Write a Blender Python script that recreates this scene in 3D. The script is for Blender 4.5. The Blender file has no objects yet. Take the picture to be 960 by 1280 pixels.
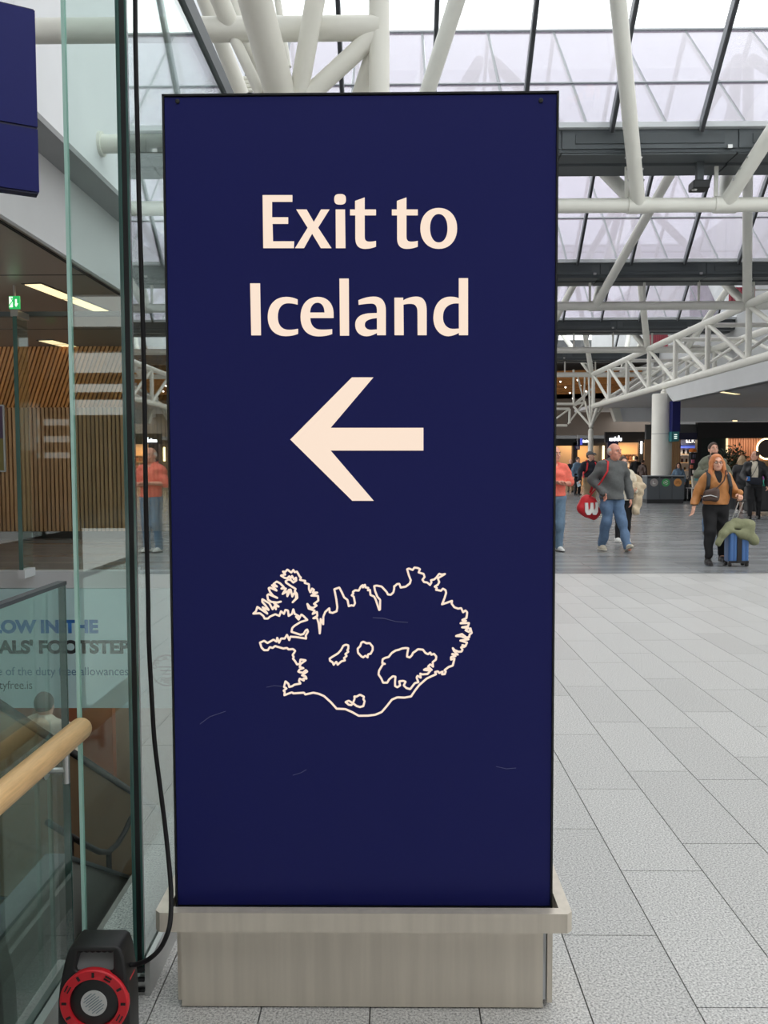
import bpy, math, random
import numpy as np
from mathutils import Vector, Matrix
random.seed(7); np.random.seed(7)
scn = bpy.context.scene
COL = scn.collection
# ------------------------------------------------------------------ camera
FPX = 1080.0
PITCH, YAW, ROLL = math.radians(3.235), math.radians(0.69), math.radians(-0.17)
CAMZ = 1.5
cd = bpy.data.cameras.new('camera'); cam = bpy.data.objects.new('camera', cd); COL.objects.link(cam)
cd.sensor_fit = 'VERTICAL'; cd.sensor_height = 36.0; cd.sensor_width = 27.0
cd.lens = FPX/1280.0*36.0; cd.clip_start = 0.02; cd.clip_end = 400
RC = Matrix.Rotation(YAW,3,'Z') @ Matrix.Rotation(math.pi/2-PITCH,3,'X') @ Matrix.Rotation(ROLL,3,'Z')
cam.matrix_world = Matrix.Translation((0,0,CAMZ)) @ RC.to_4x4()
scn.camera = cam
def at(px, py, Y):
    "world point at depth Y that the photograph shows at pixel px, py"
    d = RC @ Vector(((px-480)/FPX, -(py-640)/FPX, -1))
    t = Y/d.y
    return Vector((d.x*t, Y, CAMZ+d.z*t))
def proj(p):
    q = RC.transposed() @ (Vector(p)-Vector((0,0,CAMZ)))
    return (480+FPX*q.x/-q.z, 640-FPX*q.y/-q.z) if q.z < -0.05 else (1e6, 1e6)
# ------------------------------------------------------------------ sky, exposure
w = bpy.data.worlds.new('overcast_sky'); scn.world = w; w.use_nodes = True
bg = w.node_tree.nodes['Background']; bg.inputs['Color'].default_value = (1.0,0.985,0.96,1); bg.inputs['Strength'].default_value = 2.55
scn.view_settings.view_transform = 'Standard'; scn.view_settings.look = 'None'
scn.view_settings.gamma = 1.0; scn.view_settings.use_curve_mapping = False
EXPO = 0.0
scn.view_settings.exposure = EXPO
try:
    scn.cycles.transparent_max_bounces = 48
    scn.cycles.max_bounces = 10
except Exception: pass

# ------------------------------------------------------------------ helpers
def c(r,g,b):
    f = lambda v: (v/255/12.92) if v/255 <= .04045 else ((v/255+.055)/1.055)**2.4
    return (f(r),f(g),f(b),1)
def mat(name, col, rough=.5, metal=0, emit=None, es=1, noise=None, bump=None, spec=None, coat=0, rnd=0, stretch=None):
    m = bpy.data.materials.new(name); m.use_nodes = True
    nt = m.node_tree; N = nt.nodes; L = nt.links; b = N['Principled BSDF']
    b.inputs['Base Color'].default_value = col; b.inputs['Roughness'].default_value = rough; b.inputs['Metallic'].default_value = metal
    if spec is not None: b.inputs['Specular IOR Level'].default_value = spec
    if coat: b.inputs['Coat Weight'].default_value = coat; b.inputs['Coat Roughness'].default_value = .08
    if emit is not None:
        b.inputs['Emission Color'].default_value = emit; b.inputs['Emission Strength'].default_value = es
    if noise or bump or rnd:
        tc = N.new('ShaderNodeTexCoord'); src = tc.outputs['Object']
        if stretch:
            mp = N.new('ShaderNodeMapping'); mp.inputs['Scale'].default_value = stretch; L.new(src, mp.inputs['Vector']); src = mp.outputs['Vector']
    colsock = None
    if noise:
        nz = N.new('ShaderNodeTexNoise'); nz.inputs['Scale'].default_value = noise[0]; nz.inputs['Detail'].default_value = 4
        L.new(src, nz.inputs['Vector'])
        mr = N.new('ShaderNodeMapRange'); mr.inputs['From Min'].default_value = .3; mr.inputs['From Max'].default_value = .7
        mr.inputs['To Min'].default_value = 1-noise[1]; mr.inputs['To Max'].default_value = 1+noise[1]; L.new(nz.outputs['Fac'], mr.inputs['Value'])
        hv = N.new('ShaderNodeHueSaturation'); hv.inputs['Color'].default_value = col; L.new(mr.outputs['Result'], hv.inputs['Value'])
        colsock = hv.outputs['Color']
    if rnd:
        oi = N.new('ShaderNodeObjectInfo'); mr2 = N.new('ShaderNodeMapRange'); mr2.inputs['To Min'].default_value = 1-rnd; mr2.inputs['To Max'].default_value = 1+rnd
        L.new(oi.outputs['Random'], mr2.inputs['Value'])
        h2 = N.new('ShaderNodeHueSaturation'); L.new(mr2.outputs['Result'], h2.inputs['Value'])
        if colsock: L.new(colsock, h2.inputs['Color'])
        else: h2.inputs['Color'].default_value = col
        colsock = h2.outputs['Color']
    if colsock: L.new(colsock, b.inputs['Base Color'])
    if bump:
        n2 = N.new('ShaderNodeTexNoise'); n2.inputs['Scale'].default_value = bump[0]; L.new(src, n2.inputs['Vector'])
        bp = N.new('ShaderNodeBump'); bp.inputs['Strength'].default_value = bump[1]; bp.inputs['Distance'].default_value = .01
        L.new(n2.outputs['Fac'], bp.inputs['Height']); L.new(bp.outputs['Normal'], b.inputs['Normal'])
    return m
def glass(name, tint, f0=.045, fmax=.9, milk=0, milkcol=(1,1,1,1)):
    "flat architectural glass: clear body with a mirror film that grows towards grazing angles"
    m = bpy.data.materials.new(name); m.use_nodes = True; nt = m.node_tree; N = nt.nodes; L = nt.links
    N.remove(N['Principled BSDF']); out = N['Material Output']
    tr = N.new('ShaderNodeBsdfTransparent'); tr.inputs['Color'].default_value = tint
    gl = N.new('ShaderNodeBsdfGlossy'); gl.inputs['Roughness'].default_value = 0.0; gl.inputs['Color'].default_value = (.96,1,.99,1)
    lw = N.new('ShaderNodeLayerWeight'); lw.inputs['Blend'].default_value = .5
    pw = N.new('ShaderNodeMath'); pw.operation = 'POWER'; pw.inputs[1].default_value = 5; L.new(lw.outputs['Facing'], pw.inputs[0])
    mr = N.new('ShaderNodeMapRange'); mr.inputs['To Min'].default_value = f0; mr.inputs['To Max'].default_value = fmax; L.new(pw.outputs[0], mr.inputs['Value'])
    body = tr.outputs[0]
    if milk:
        df = N.new('ShaderNodeBsdfDiffuse'); df.inputs['Color'].default_value = milkcol
        m0 = N.new('ShaderNodeMixShader'); m0.inputs[0].default_value = milk; L.new(body, m0.inputs[1]); L.new(df.outputs[0], m0.inputs[2]); body = m0.outputs[0]
    mx = N.new('ShaderNodeMixShader'); L.new(mr.outputs['Result'], mx.inputs[0]); L.new(body, mx.inputs[1]); L.new(gl.outputs[0], mx.inputs[2])
    L.new(mx.outputs[0], out.inputs['Surface'])
    return m
def ramp_noise(name, scale, stops, rough, detail=3, rnd=0, scale2=None, spec=.5, bump=0):
    m = bpy.data.materials.new(name); m.use_nodes = True; nt = m.node_tree; N = nt.nodes; L = nt.links; b = N['Principled BSDF']
    tc = N.new('ShaderNodeNewGeometry')
    nz = N.new('ShaderNodeTexNoise'); nz.inputs['Scale'].default_value = scale; nz.inputs['Detail'].default_value = detail; nz.inputs['Roughness'].default_value = .7
    L.new(tc.outputs['Position'], nz.inputs['Vector'])
    r = N.new('ShaderNodeValToRGB'); L.new(nz.outputs['Fac'], r.inputs[0])
    e = r.color_ramp.elements
    e[0].position, e[0].color = stops[0]; e[1].position, e[1].color = stops[-1]
    for s in stops[1:-1]:
        k = e.new(s[0]); k.color = s[1]
    cs = r.outputs['Color']
    if rnd:
        oi = N.new('ShaderNodeObjectInfo'); mr = N.new('ShaderNodeMapRange'); mr.inputs['To Min'].default_value = 1-rnd; mr.inputs['To Max'].default_value = 1+rnd
        L.new(oi.outputs['Random'], mr.inputs['Value']); h = N.new('ShaderNodeHueSaturation'); L.new(mr.outputs['Result'], h.inputs['Value']); L.new(cs, h.inputs['Color']); cs = h.outputs['Color']
    L.new(cs, b.inputs['Base Color']); b.inputs['Roughness'].default_value = rough; b.inputs['Specular IOR Level'].default_value = spec
    return m

class MB:
    def __init__(s): s.v = []; s.f = []; s.smooth = False
    def add(s, vs, fs):
        n = len(s.v); s.v += [tuple(v) for v in vs]; s.f += [tuple(i+n for i in f) for f in fs]; return s
    def box(s, x0,x1,y0,y1,z0,z1):
        vs = [(x,y,z) for z in (z0,z1) for y in (y0,y1) for x in (x0,x1)]
        return s.add(vs, [(0,2,3,1),(4,5,7,6),(0,1,5,4),(2,6,7,3),(0,4,6,2),(1,3,7,5)])
    def bbox(s, x0,x1,y0,y1,z0,z1,b):
        "box with all edges chamfered by b"
        import bmesh
        bm = bmesh.new(); bmesh.ops.create_cube(bm, size=1)
        for v in bm.verts: v.co = Vector(((x0+x1)/2+v.co.x*(x1-x0), (y0+y1)/2+v.co.y*(y1-y0), (z0+z1)/2+v.co.z*(z1-z0)))
        bmesh.ops.bevel(bm, geom=bm.edges[:], offset=b, segments=2, affect='EDGES', profile=.5)
        bm.verts.index_update(); s.add([v.co for v in bm.verts], [[v.index for v in f.verts] for f in bm.faces]); bm.free(); return s
    def obox(s, o, ax, ay, az):
        "oriented box from centre o and three half-axis vectors"
        o, ax, ay, az = map(Vector, (o,ax,ay,az))
        vs = [o+ax*i+ay*j+az*k for k in (-1,1) for j in (-1,1) for i in (-1,1)]
        return s.add(vs, [(0,2,3,1),(4,5,7,6),(0,1,5,4),(2,6,7,3),(0,4,6,2),(1,3,7,5)])
    def bar(s, p0, p1, wx, wz, up=(0,0,1)):
        p0, p1 = Vector(p0), Vector(p1); d = (p1-p0); l = d.length; d.normalize()
        sd = d.cross(Vector(up)); 
        if sd.length < 1e-4: sd = Vector((1,0,0))
        sd.normalize(); u = sd.cross(d).normalized()
        return s.obox((p0+p1)/2, sd*wx/2, d*l/2, u*wz/2)
    def tube(s, pts, r, seg=12, cap=True, flat=1.0):
        pts = [Vector(p) for p in pts]; rs = r if isinstance(r,(list,tuple)) else [r]*len(pts)
        n0 = None; rings = []
        for i,p in enumerate(pts):
            a = pts[max(i-1,0)]; b = pts[min(i+1,len(pts)-1)]; d = (b-a).normalized()
            if n0 is None:
                n0 = d.cross(Vector((0,0,1)));
                if n0.length < .05: n0 = d.cross(Vector((0,1,0)))
            n0 = (n0 - d*n0.dot(d)).normalized(); bn = d.cross(n0)
            rings.append([p+(n0*math.cos(2*math.pi*k/seg)+bn*math.sin(2*math.pi*k/seg)*flat)*rs[i] for k in range(seg)])
        vs = [v for r_ in rings for v in r_]; fs = []
        for i in range(len(pts)-1):
            for k in range(seg):
                k2 = (k+1)%seg; fs.append((i*seg+k, i*seg+k2, (i+1)*seg+k2, (i+1)*seg+k))
        if cap: fs.append(tuple(range(seg-1,-1,-1))); fs.append(tuple((len(pts)-1)*seg+k for k in range(seg)))
        s.smooth = True
        return s.add(vs, fs)
    def lathe(s, prof, o=(0,0,0), seg=24, axis='Z'):
        vs = []; fs = []; o = Vector(o)
        for (r,h) in prof:
            for k in range(seg):
                a = 2*math.pi*k/seg; x, y = r*math.cos(a), r*math.sin(a)
                vs.append(o + (Vector((x,y,h)) if axis=='Z' else Vector((x,h,y)) if axis=='Y' else Vector((h,x,y))))
        for i in range(len(prof)-1):
            for k in range(seg):
                k2 = (k+1)%seg; q = (i*seg+k, i*seg+k2, (i+1)*seg+k2, (i+1)*seg+k)
                fs.append(q if axis != 'Y' else q[::-1])
        fs.append(tuple(range(seg-1,-1,-1))); fs.append(tuple((len(prof)-1)*seg+k for k in range(seg)))
        s.smooth = True
        return s.add(vs, fs)
    def prism(s, poly, fn):
        "poly: 2-D points; fn(p, side) -> 3-D point for side 0 and 1"
        n = len(poly); vs = [fn(p,0) for p in poly]+[fn(p,1) for p in poly]
        return s.add(vs, [tuple(range(n-1,-1,-1)), tuple(range(n,2*n))]+[(i,(i+1)%n,n+(i+1)%n,n+i) for i in range(n)])
    def mesh(s, name, off=(0,0,0)):
        me = bpy.data.meshes.new(name); o = Vector(off)
        me.from_pydata([tuple(Vector(v)-o) for v in s.v], [], s.f); me.update()
        if s.smooth:
            me.polygons.foreach_set('use_smooth', [True]*len(me.polygons))
            try: me.set_sharp_from_angle(angle=math.radians(40))
            except Exception: pass
        return me
    def build(s, name, m, parent=None, loc=None, local=False):
        if loc is None: loc = Vector((0,0,0))
        off = Vector(loc)
        if parent is not None and not local: off = off + wloc(parent)
        me = s.mesh(name, off); me.materials.append(m)
        return link(name, me, parent, loc)
def wloc(o):
    v = Vector((0,0,0))
    while o is not None: v += o.location; o = o.parent
    return v
def link(name, me, parent=None, loc=(0,0,0)):
    o = bpy.data.objects.new(name, me); COL.objects.link(o); o.location = loc
    if parent is not None: o.parent = parent
    return o
def tag(o, label=None, cat=None, group=None, kind=None):
    if label: o['label'] = label
    if cat: o['category'] = cat
    if group: o['group'] = group
    if kind: o['kind'] = kind
    return o
def thing(name, label, cat, loc=(0,0,0), rz=0, group=None, kind=None):
    o = bpy.data.objects.new(name, None); COL.objects.link(o); o.location = loc; o.rotation_euler = (0,0,rz); o.empty_display_size = .1
    return tag(o, label, cat, group, kind)
def struct(name, label=None, loc=(0,0,0)):
    return thing(name, label, None, loc, kind='structure')
def curve_fill(name, loops, place, depth, m, parent):
    "filled flat outline (outer loops and holes) -> thin mesh; loops are 2-D, place(x, y) -> 3-D point on the face, depth along -Y"
    cu = bpy.data.curves.new('tmp','CURVE'); cu.dimensions = '2D'; cu.fill_mode = 'BOTH'; cu.extrude = depth/2
    pts3 = [[place(*p) for p in lp] for lp in loops]
    for lp in pts3:
        sp = cu.splines.new('POLY'); sp.points.add(len(lp)-1); sp.use_cyclic_u = True
        for i,p in enumerate(lp): sp.points[i].co = (p.x, p.z, 0, 1)
    ob = bpy.data.objects.new('tmp', cu); COL.objects.link(ob)
    bpy.context.view_layer.update()
    me = bpy.data.meshes.new_from_object(ob.evaluated_get(bpy.context.evaluated_depsgraph_get()))
    bpy.data.objects.remove(ob); bpy.data.curves.remove(cu)
    off = wloc(parent) if parent else Vector((0,0,0)); Y = pts3[0][0].y
    for v in me.vertices:
        x, z, e = v.co; v.co = (x-off.x, Y-depth/2-e-off.y, z-off.z)
    me.name = name; me.materials.clear(); me.materials.append(m)
    return link(name, me, parent)
def text_mesh(name, s, m, parent, origin, width=None, size=1.0, bold=0.0, depth=.004, ux=(1,0,0), uy=(0,0,1), align='LEFT', local=False):
    cu = bpy.data.curves.new('tmp','FONT'); cu.body = s; cu.size = size; cu.extrude = 0; cu.offset = bold; cu.align_x = align
    ob = bpy.data.objects.new('tmp', cu); COL.objects.link(ob); bpy.context.view_layer.update()
    me = bpy.data.meshes.new_from_object(ob.evaluated_get(bpy.context.evaluated_depsgraph_get()))
    bpy.data.objects.remove(ob); bpy.data.curves.remove(cu)
    xs = [v.co.x for v in me.vertices]; k = 1.0
    if width: k = width/(max(xs)-min(xs))
    ux, uy = Vector(ux), Vector(uy); n = ux.cross(uy)
    off = Vector((0,0,0)) if (local or parent is None) else wloc(parent)
    o = Vector(origin)-off
    for v in me.vertices: v.co = o + ux*(v.co.x*k) + uy*v.co.y + n*depth
    me.name = name; me.materials.clear(); me.materials.append(m)
    return link(name, me, parent)
def arc(cx, cy, r, n=32, a0=0, a1=2*math.pi): return [(cx+r*math.cos(a0+(a1-a0)*i/n), cy+r*math.sin(a0+(a1-a0)*i/n)) for i in range(n)]
def path(seq):
    "list of ('L', p) / ('C', c1, c2, p) commands, flattened"
    out = []
    for q in seq:
        if q[0] == 'C':
            p0 = np.array(out[-1],float); a,b,d = (np.array(z,float) for z in q[1:])
            for t in np.linspace(0,1,11)[1:]:
                out.append(tuple((1-t)**3*p0+3*(1-t)**2*t*a+3*(1-t)*t*t*b+t**3*d))
        else: out.append(q)
    return out

# ------------------------------------------------------------------ materials
M = {}
M['tile'] = ramp_noise('granite_tile', 150, [(.33,c(98,98,99)),(.5,c(184,183,181)),(.68,c(226,224,221))], .38, 4, rnd=.07, spec=.4)
M['grout'] = mat('grout', c(105,105,103), .9)
M['steel'] = mat('brushed_steel', c(212,203,189), .36, .5, noise=(5,.07), stretch=(7,7,.35))
M['steel2'] = mat('satin_steel', c(190,190,188), .3, .9)
M['navy'] = mat('navy_acrylic', c(25,29,93), .45, spec=.2)
M['navy_edge'] = mat('navy_frame', c(20,22,62), .45)
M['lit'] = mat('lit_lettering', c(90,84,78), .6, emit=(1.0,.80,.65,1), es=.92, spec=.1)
M['black'] = mat('black_plastic', c(22,22,23), .45, noise=(60,.15))
M['rubber'] = mat('black_rubber', c(20,19,21), .6, spec=.25)
M['red'] = mat('red_plastic', c(200,30,42), .4)
M['wood'] = mat('oak_handrail', c(214,176,125), .38, noise=(6,.12), stretch=(30,2,30))
M['slat'] = mat('oak_slat', c(190,148,105), .5, noise=(3,.14), rnd=.16, stretch=(12,12,1))
M['slat_b'] = mat('oak_slat_soffit', c(205,140,75), .5, noise=(3,.14), rnd=.16, stretch=(12,12,1))
M['slat_back'] = mat('dark_felt', c(24,21,19), .9)
M['white'] = mat('white_steel_paint', c(226,225,216), .42, noise=(3,.03))
M['wallwhite'] = mat('white_wall_board', c(228,230,233), .7, noise=(1.2,.03))
M['grey'] = mat('grey_cladding', c(150,152,153), .6, noise=(1.5,.05))
M['lightgrey'] = mat('light_grey_cladding', c(196,198,199), .6, noise=(1.0,.04))
M['gutter'] = mat('dark_gutter_steel', c(78,84,87), .5, noise=(1.0,.08))
M['gutter2'] = mat('dark_gutter_panel', c(66,72,75), .5, noise=(1.0,.08))
M['mull'] = mat('mullion_aluminium', c(120,124,128), .45, .2)
M['mulldark'] = mat('mullion_gasket', c(52,54,58), .6)
M['sill'] = mat('light_sill', c(200,203,206), .5)
M['sky_glass'] = glass('roof_glass_clear', (.93,.95,.965,1), .04, .9)
M['sky_glass2'] = glass('roof_glass_lilac', (.76,.75,.82,1), .10, .9, milk=.5, milkcol=c(150,134,150))
M['glass'] = glass('screen_glass', (.90,.965,.945,1), .05, .95)
M['glass_side'] = glass('screen_glass_side', (.94,.97,.96,1), .12, .98)
M['glass_tint'] = glass('balustrade_glass', (.86,.93,.91,1), .12, .95)
M['glass_far'] = glass('far_screen_glass', (.92,.94,.93,1), .022, .9)
M['glass_edge'] = mat('green_glass_edge', c(176,214,204), .2, emit=None, coat=.3)
M['glass_edge_dark'] = mat('dark_glass_edge', c(64,98,92), .2, coat=.3)
M['spacer'] = mat('black_spacer', c(14,16,18), .5)
M['ceil'] = mat('taupe_ceiling', c(132,123,115), .35, noise=(.8,.05))
M['ceil_dark'] = mat('dark_ceiling', c(70,66,63), .5)
M['strip'] = mat('warm_strip_lamp', c(255,240,205), .5, emit=(1,.80,.45,1), es=1.25)
M['strip_w'] = mat('white_strip_lamp', c(255,250,240), .5, emit=(1,.95,.86,1), es=4.5)
M['bronze'] = mat('bronze_escalator_panel', c(104,82,56), .8, spec=.08, noise=(2,.08))
M['parapet'] = mat('grey_parapet', c(140,137,133), .5, noise=(2,.06))
M['charcoal'] = mat('charcoal_panel', c(72,74,76), .45, noise=(2,.06))
M['brown'] = mat('bronze_wall', c(128,106,82), .5, noise=(1.5,.12))
M['brown2'] = mat('copper_wall', c(138,84,56), .5, noise=(1.5,.12))
M['lowfloor'] = mat('lower_floor', c(160,154,146), .4, noise=(2,.08))
M['film'] = mat('teal_printed_film', c(192,226,230), .35, noise=(.6,.04))
M['ink_blue'] = mat('blue_print', c(40,108,178), .5)
M['ink_black'] = mat('black_print', c(28,38,42), .5)
M['ink_grey'] = mat('grey_print', c(92,112,122), .5)
M['ink_teal'] = mat('slate_print', c(78,122,150), .5)
M['exit'] = mat('green_exit_lens', c(40,170,90), .4, emit=c(40,170,90), es=.9)
M['exit_w'] = mat('white_exit_mark', c(240,255,240), .4, emit=(.9,1,.9,1), es=.9)
M['shopblack'] = mat('black_shop_fascia', c(22,23,27), .5)
M['amber'] = mat('amber_lit_wall', c(206,166,122), .6, noise=(.7,.1))
M['tan'] = mat('tan_shop_wall', c(170,140,110), .6)
M['pinkwood'] = mat('rose_wood_wall', c(170,128,104), .55, noise=(2,.08), stretch=(6,6,.3))
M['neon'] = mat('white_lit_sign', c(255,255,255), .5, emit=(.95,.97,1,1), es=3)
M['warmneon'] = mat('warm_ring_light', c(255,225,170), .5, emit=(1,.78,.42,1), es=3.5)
M['greenwall'] = mat('dark_green_wall', c(24,42,40), .5)
M['bin'] = mat('slate_bin_panel', c(94,100,104), .45)
M['bin_dark'] = mat('dark_bin_plinth', c(40,43,46), .5)
# dark plank floor of the far concourse
def plank_mat():
    m = bpy.data.materials.new('dark_plank_floor'); m.use_nodes = True; nt = m.node_tree; N = nt.nodes; L = nt.links; b = N['Principled BSDF']
    g = N.new('ShaderNodeNewGeometry'); br = N.new('ShaderNodeTexBrick')
    br.inputs['Scale'].default_value = 1; br.inputs['Brick Width'].default_value = 1.4; br.inputs['Row Height'].default_value = .24; br.inputs['Mortar Size'].default_value = .004
    br.inputs['Color1'].default_value = c(116,118,120); br.inputs['Color2'].default_value = c(142,144,145); br.inputs['Mortar'].default_value = c(82,84,86); br.offset = .37
    L.new(g.outputs['Position'], br.inputs['Vector'])
    nz = N.new('ShaderNodeTexNoise'); nz.inputs['Scale'].default_value = .45; L.new(g.outputs['Position'], nz.inputs['Vector'])
    mr = N.new('ShaderNodeMapRange'); mr.inputs['To Min'].default_value = .82; mr.inputs['To Max'].default_value = 1.12; L.new(nz.outputs['Fac'], mr.inputs['Value'])
    h = N.new('ShaderNodeHueSaturation'); L.new(br.outputs['Color'], h.inputs['Color']); L.new(mr.outputs['Result'], h.inputs['Value']); L.new(h.outputs['Color'], b.inputs['Base Color'])
    b.inputs['Roughness'].default_value = .26; b.inputs['Specular IOR Level'].default_value = .45
    return m
M['plank'] = plank_mat()
# ================================================================== THE SETTING
def floor_at(px, py):
    d = RC @ Vector(((px-480)/FPX, -(py-640)/FPX, -1)); t = -CAMZ/d.z
    return Vector((d.x*t, d.y*t, 0))
FLOOR_END = 11.65
WELL_X = -0.947           # right-hand edge of the stairwell opening
# ---- light granite floor, tile by tile
fl = struct('floor', 'light grey granite tile floor around the blue sign')
MB().box(WELL_X, 18, -20, FLOOR_END, -.35, -.012).build('tile_bed', M['grout'], fl)
x0 = floor_at(778,1092).x
phase = {0:3.11, 1:3.34, -1:2.674}
TW, TL, J = .30, .80, .004
tm = MB().box(-TW/2+J/2, TW/2-J/2, -TL/2+J/2, TL/2-J/2, -.012, 0).mesh('tile'); tm.materials.append(M['tile'])
rest = MB(); cnt = 0; cand = []
for k in range(-6, 58):
    xa = x0+k*TW; xb = xa+TW
    if xb <= WELL_X+.02 or xa > 18: continue
    ph = phase.get(k, random.random()*TL)
    n0 = math.floor((-20-ph)/TL)
    for n in range(n0, 45):
        ya = ph+n*TL; yb = min(ya+TL, FLOOR_END); ya = max(ya, -20)
        if yb-ya < .05: continue
        xl = max(xa, WELL_X)
        seen = False; area = 0
        ps = [proj((x,y,0)) for x in (xl,xb) for y in (ya,yb)]
        if max(p[0] for p in ps) < 1e5:
            lo = min(p[0] for p in ps); hi = max(p[0] for p in ps); t = min(p[1] for p in ps)
            seen = hi > -5 and lo < 965 and t < 1285 and not (lo > 222 and hi < 688 and t < 1258)
            area = (hi-lo)*(max(p[1] for p in ps)-t)
        if seen and yb-ya > .3: cand.append((area, xl, xb, ya, yb))
        else: rest.box(xl+J/2, xb-J/2, ya+J/2, yb-J/2, -.012, 0)
cand.sort(reverse=True)
for i,(a,xl,xb,ya,yb) in enumerate(cand):
    if i < 300:
        o = link('tile', tm, fl, ((xl+xb)/2, (ya+yb)/2, 0)); o.scale = ((xb-xl-J)/(TW-J), (yb-ya-J)/(TL-J), 1)
    else: rest.box(xl+J/2, xb-J/2, ya+J/2, yb-J/2, -.012, 0)
tag(rest.build('tile', M['tile'], fl), kind='stuff')
# ---- dark plank floor beyond
f2 = struct('floor', 'dark grey plank floor of the concourse beyond the light tiles')
MB().box(WELL_X, 40, FLOOR_END, 90, -.35, -.002).box(-22, WELL_X, 11.95, 90, -.35, -.002).build('plank_surface', M['plank'], f2)
MB().box(WELL_X, 18, FLOOR_END-.02, FLOOR_END+.02, -.02, .001).build('threshold_strip', M['steel2'], f2)
# ---- stairwell
ws = struct('wall_stairwell', 'dark sides of the stairwell opening')
MB().box(WELL_X-.03, WELL_X, -20, 11.7, -5.5, -.02).build('side_panel', M['parapet'], ws)
MB().box(-9, WELL_X, 17, 17.2, -5.5, -.36).build('end_panel', M['brown'], ws)
MB().box(-9, -5.6, 16.8, 17, -5.5, -.36).build('copper_panel', M['brown2'], ws)
MB().box(-9.2, -9, -20, 17.2, -5.5, -.36).build('far_panel', M['brown'], ws)
MB().box(-9.2, WELL_X, -20, 17.2, -5.6, -5.5).build('lower_floor', M['lowfloor'], ws)
MB().box(-22, WELL_X, 11.95, 17.2, -.6, -.35).build('slab_soffit', M['ceil_dark'], ws)
# unseen lamp strips under the slab, added to light the lower hall
for i,xx in enumerate((-2.2,-4.2,-6.4)):
    MB().box(xx-.06, xx+.06, 12.4, 16.4, -.64, -.60).build('added_soffit_lamp', M['strip_w'], ws)
# sloping dark parapet beside the escalator
z3 = .07
poly = [(-2,z3),(3.05,z3),(11.3,z3-8.25*.6),(11.3,-5.5),(-2,-5.5)]
MB().prism(poly, lambda p,s: Vector((-1.26+.06*s, p[0], p[1]))).build('sloping_parapet', M['parapet'], ws)
MB().bar((-1.23,3.05,z3+.006), (-1.23,11.3,z3-8.25*.6+.006), .085, .014).bar((-1.23,-2,z3+.006), (-1.23,3.06,z3+.006), .085, .014).build('parapet_cap', M['gutter'], ws)
# ---- left building: ceiling, bulkhead and white wall
ce = struct('ceiling', 'taupe ceiling over the left-hand arrivals hall')
MB().box(-22, -3.66, 0, 17.6, 3.8, 3.95).build('ceiling_board', M['ceil'], ce)
for yy in (2.2, 6.4, 10.6, 14.8): MB().box(-16,-3.68, yy, yy+.02, 3.794, 3.8).build('ceiling_joint', M['ceil_dark'], ce)
for a in (-3.72,-3.75): MB().box(a, a+.012, 0, 17.6, 3.792, 3.8).build('slot_diffuser', M['spacer'], ce)
bk = struct('trim_1', 'grey bulkhead edge above the arrivals hall')
MB().box(-3.655, -3.60, 0, 24, 3.79, 4.66).build('bulkhead_face', M['lightgrey'], bk)
MB().box(-3.95, -3.254, 0, 24, 4.66, 4.72).build('bulkhead_soffit', M['grey'], bk)
wl = struct('wall_left', 'white wall high above the bulkhead')
for a,b in ((0,3.0),(3.01,7.6),(7.61,12.2),(12.21,17.0),(17.01,24)): MB().box(-3.6, -3.254, a, b, 4.72, 11.9).build('wall_board', M['wallwhite'], wl)
MB().box(-22, -3.6, 17.6, 17.9, 3.6, 11.9).build('wall_end', M['wallwhite'], wl)
MB().box(-22, -3.6, 0, .2, 3.8, 11.9).build('wall_return', M['wallwhite'], wl)
MB().box(-22.2, -22, -20, 17.6, -.3, 11.9).build('side_wall', M['ceil'], wl)
MB().box(-22, -3.6, 0, 24, 11.7, 11.9).build('wall_top', M['wallwhite'], wl)
# ---- oak slat wall at the far end of the arrivals hall
SWY = 17.4
sw = struct('wall_back_left', 'oak slat wall of the arrivals hall')
MB().box(-22, -1.0, SWY+.10, SWY+.2, -.3, 3.8).build('backing', M['slat_back'], sw)
MB().box(-22, -1.0, SWY-.01, SWY+.10, -.002, .14).build('plinth', M['slat_back'], sw)
zb = 2.64; pit = .084
sm = MB().box(-.027,.027, 0,.09, .14, zb).mesh('slat'); sm.materials.append(M['slat'])
um = MB(); um.add([(x+dx, y+dy, z) for (dx,dy,z) in ((0,0,zb),(.62,-.5,3.79)) for y in (0,.09) for x in (-.027,.027)], [(0,2,3,1),(4,5,7,6),(0,1,5,4),(2,6,7,3),(0,4,6,2),(1,3,7,5)])
um = um.mesh('soffit_slat'); um.materials.append(M['slat_b'])
for k in range(95):
    x = -9.6+k*pit
    link('slat', sm, sw, (x, SWY, 0)); link('soffit_slat', um, sw, (x-.45, SWY, 0))
MB().add([(-12,SWY+.08,zb),(-1,SWY+.08,zb),(-1,SWY-.40,3.79),(-12,SWY-.40,3.79)], [(0,1,2,3)]).build('soffit_backing', M['slat_back'], sw)
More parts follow.
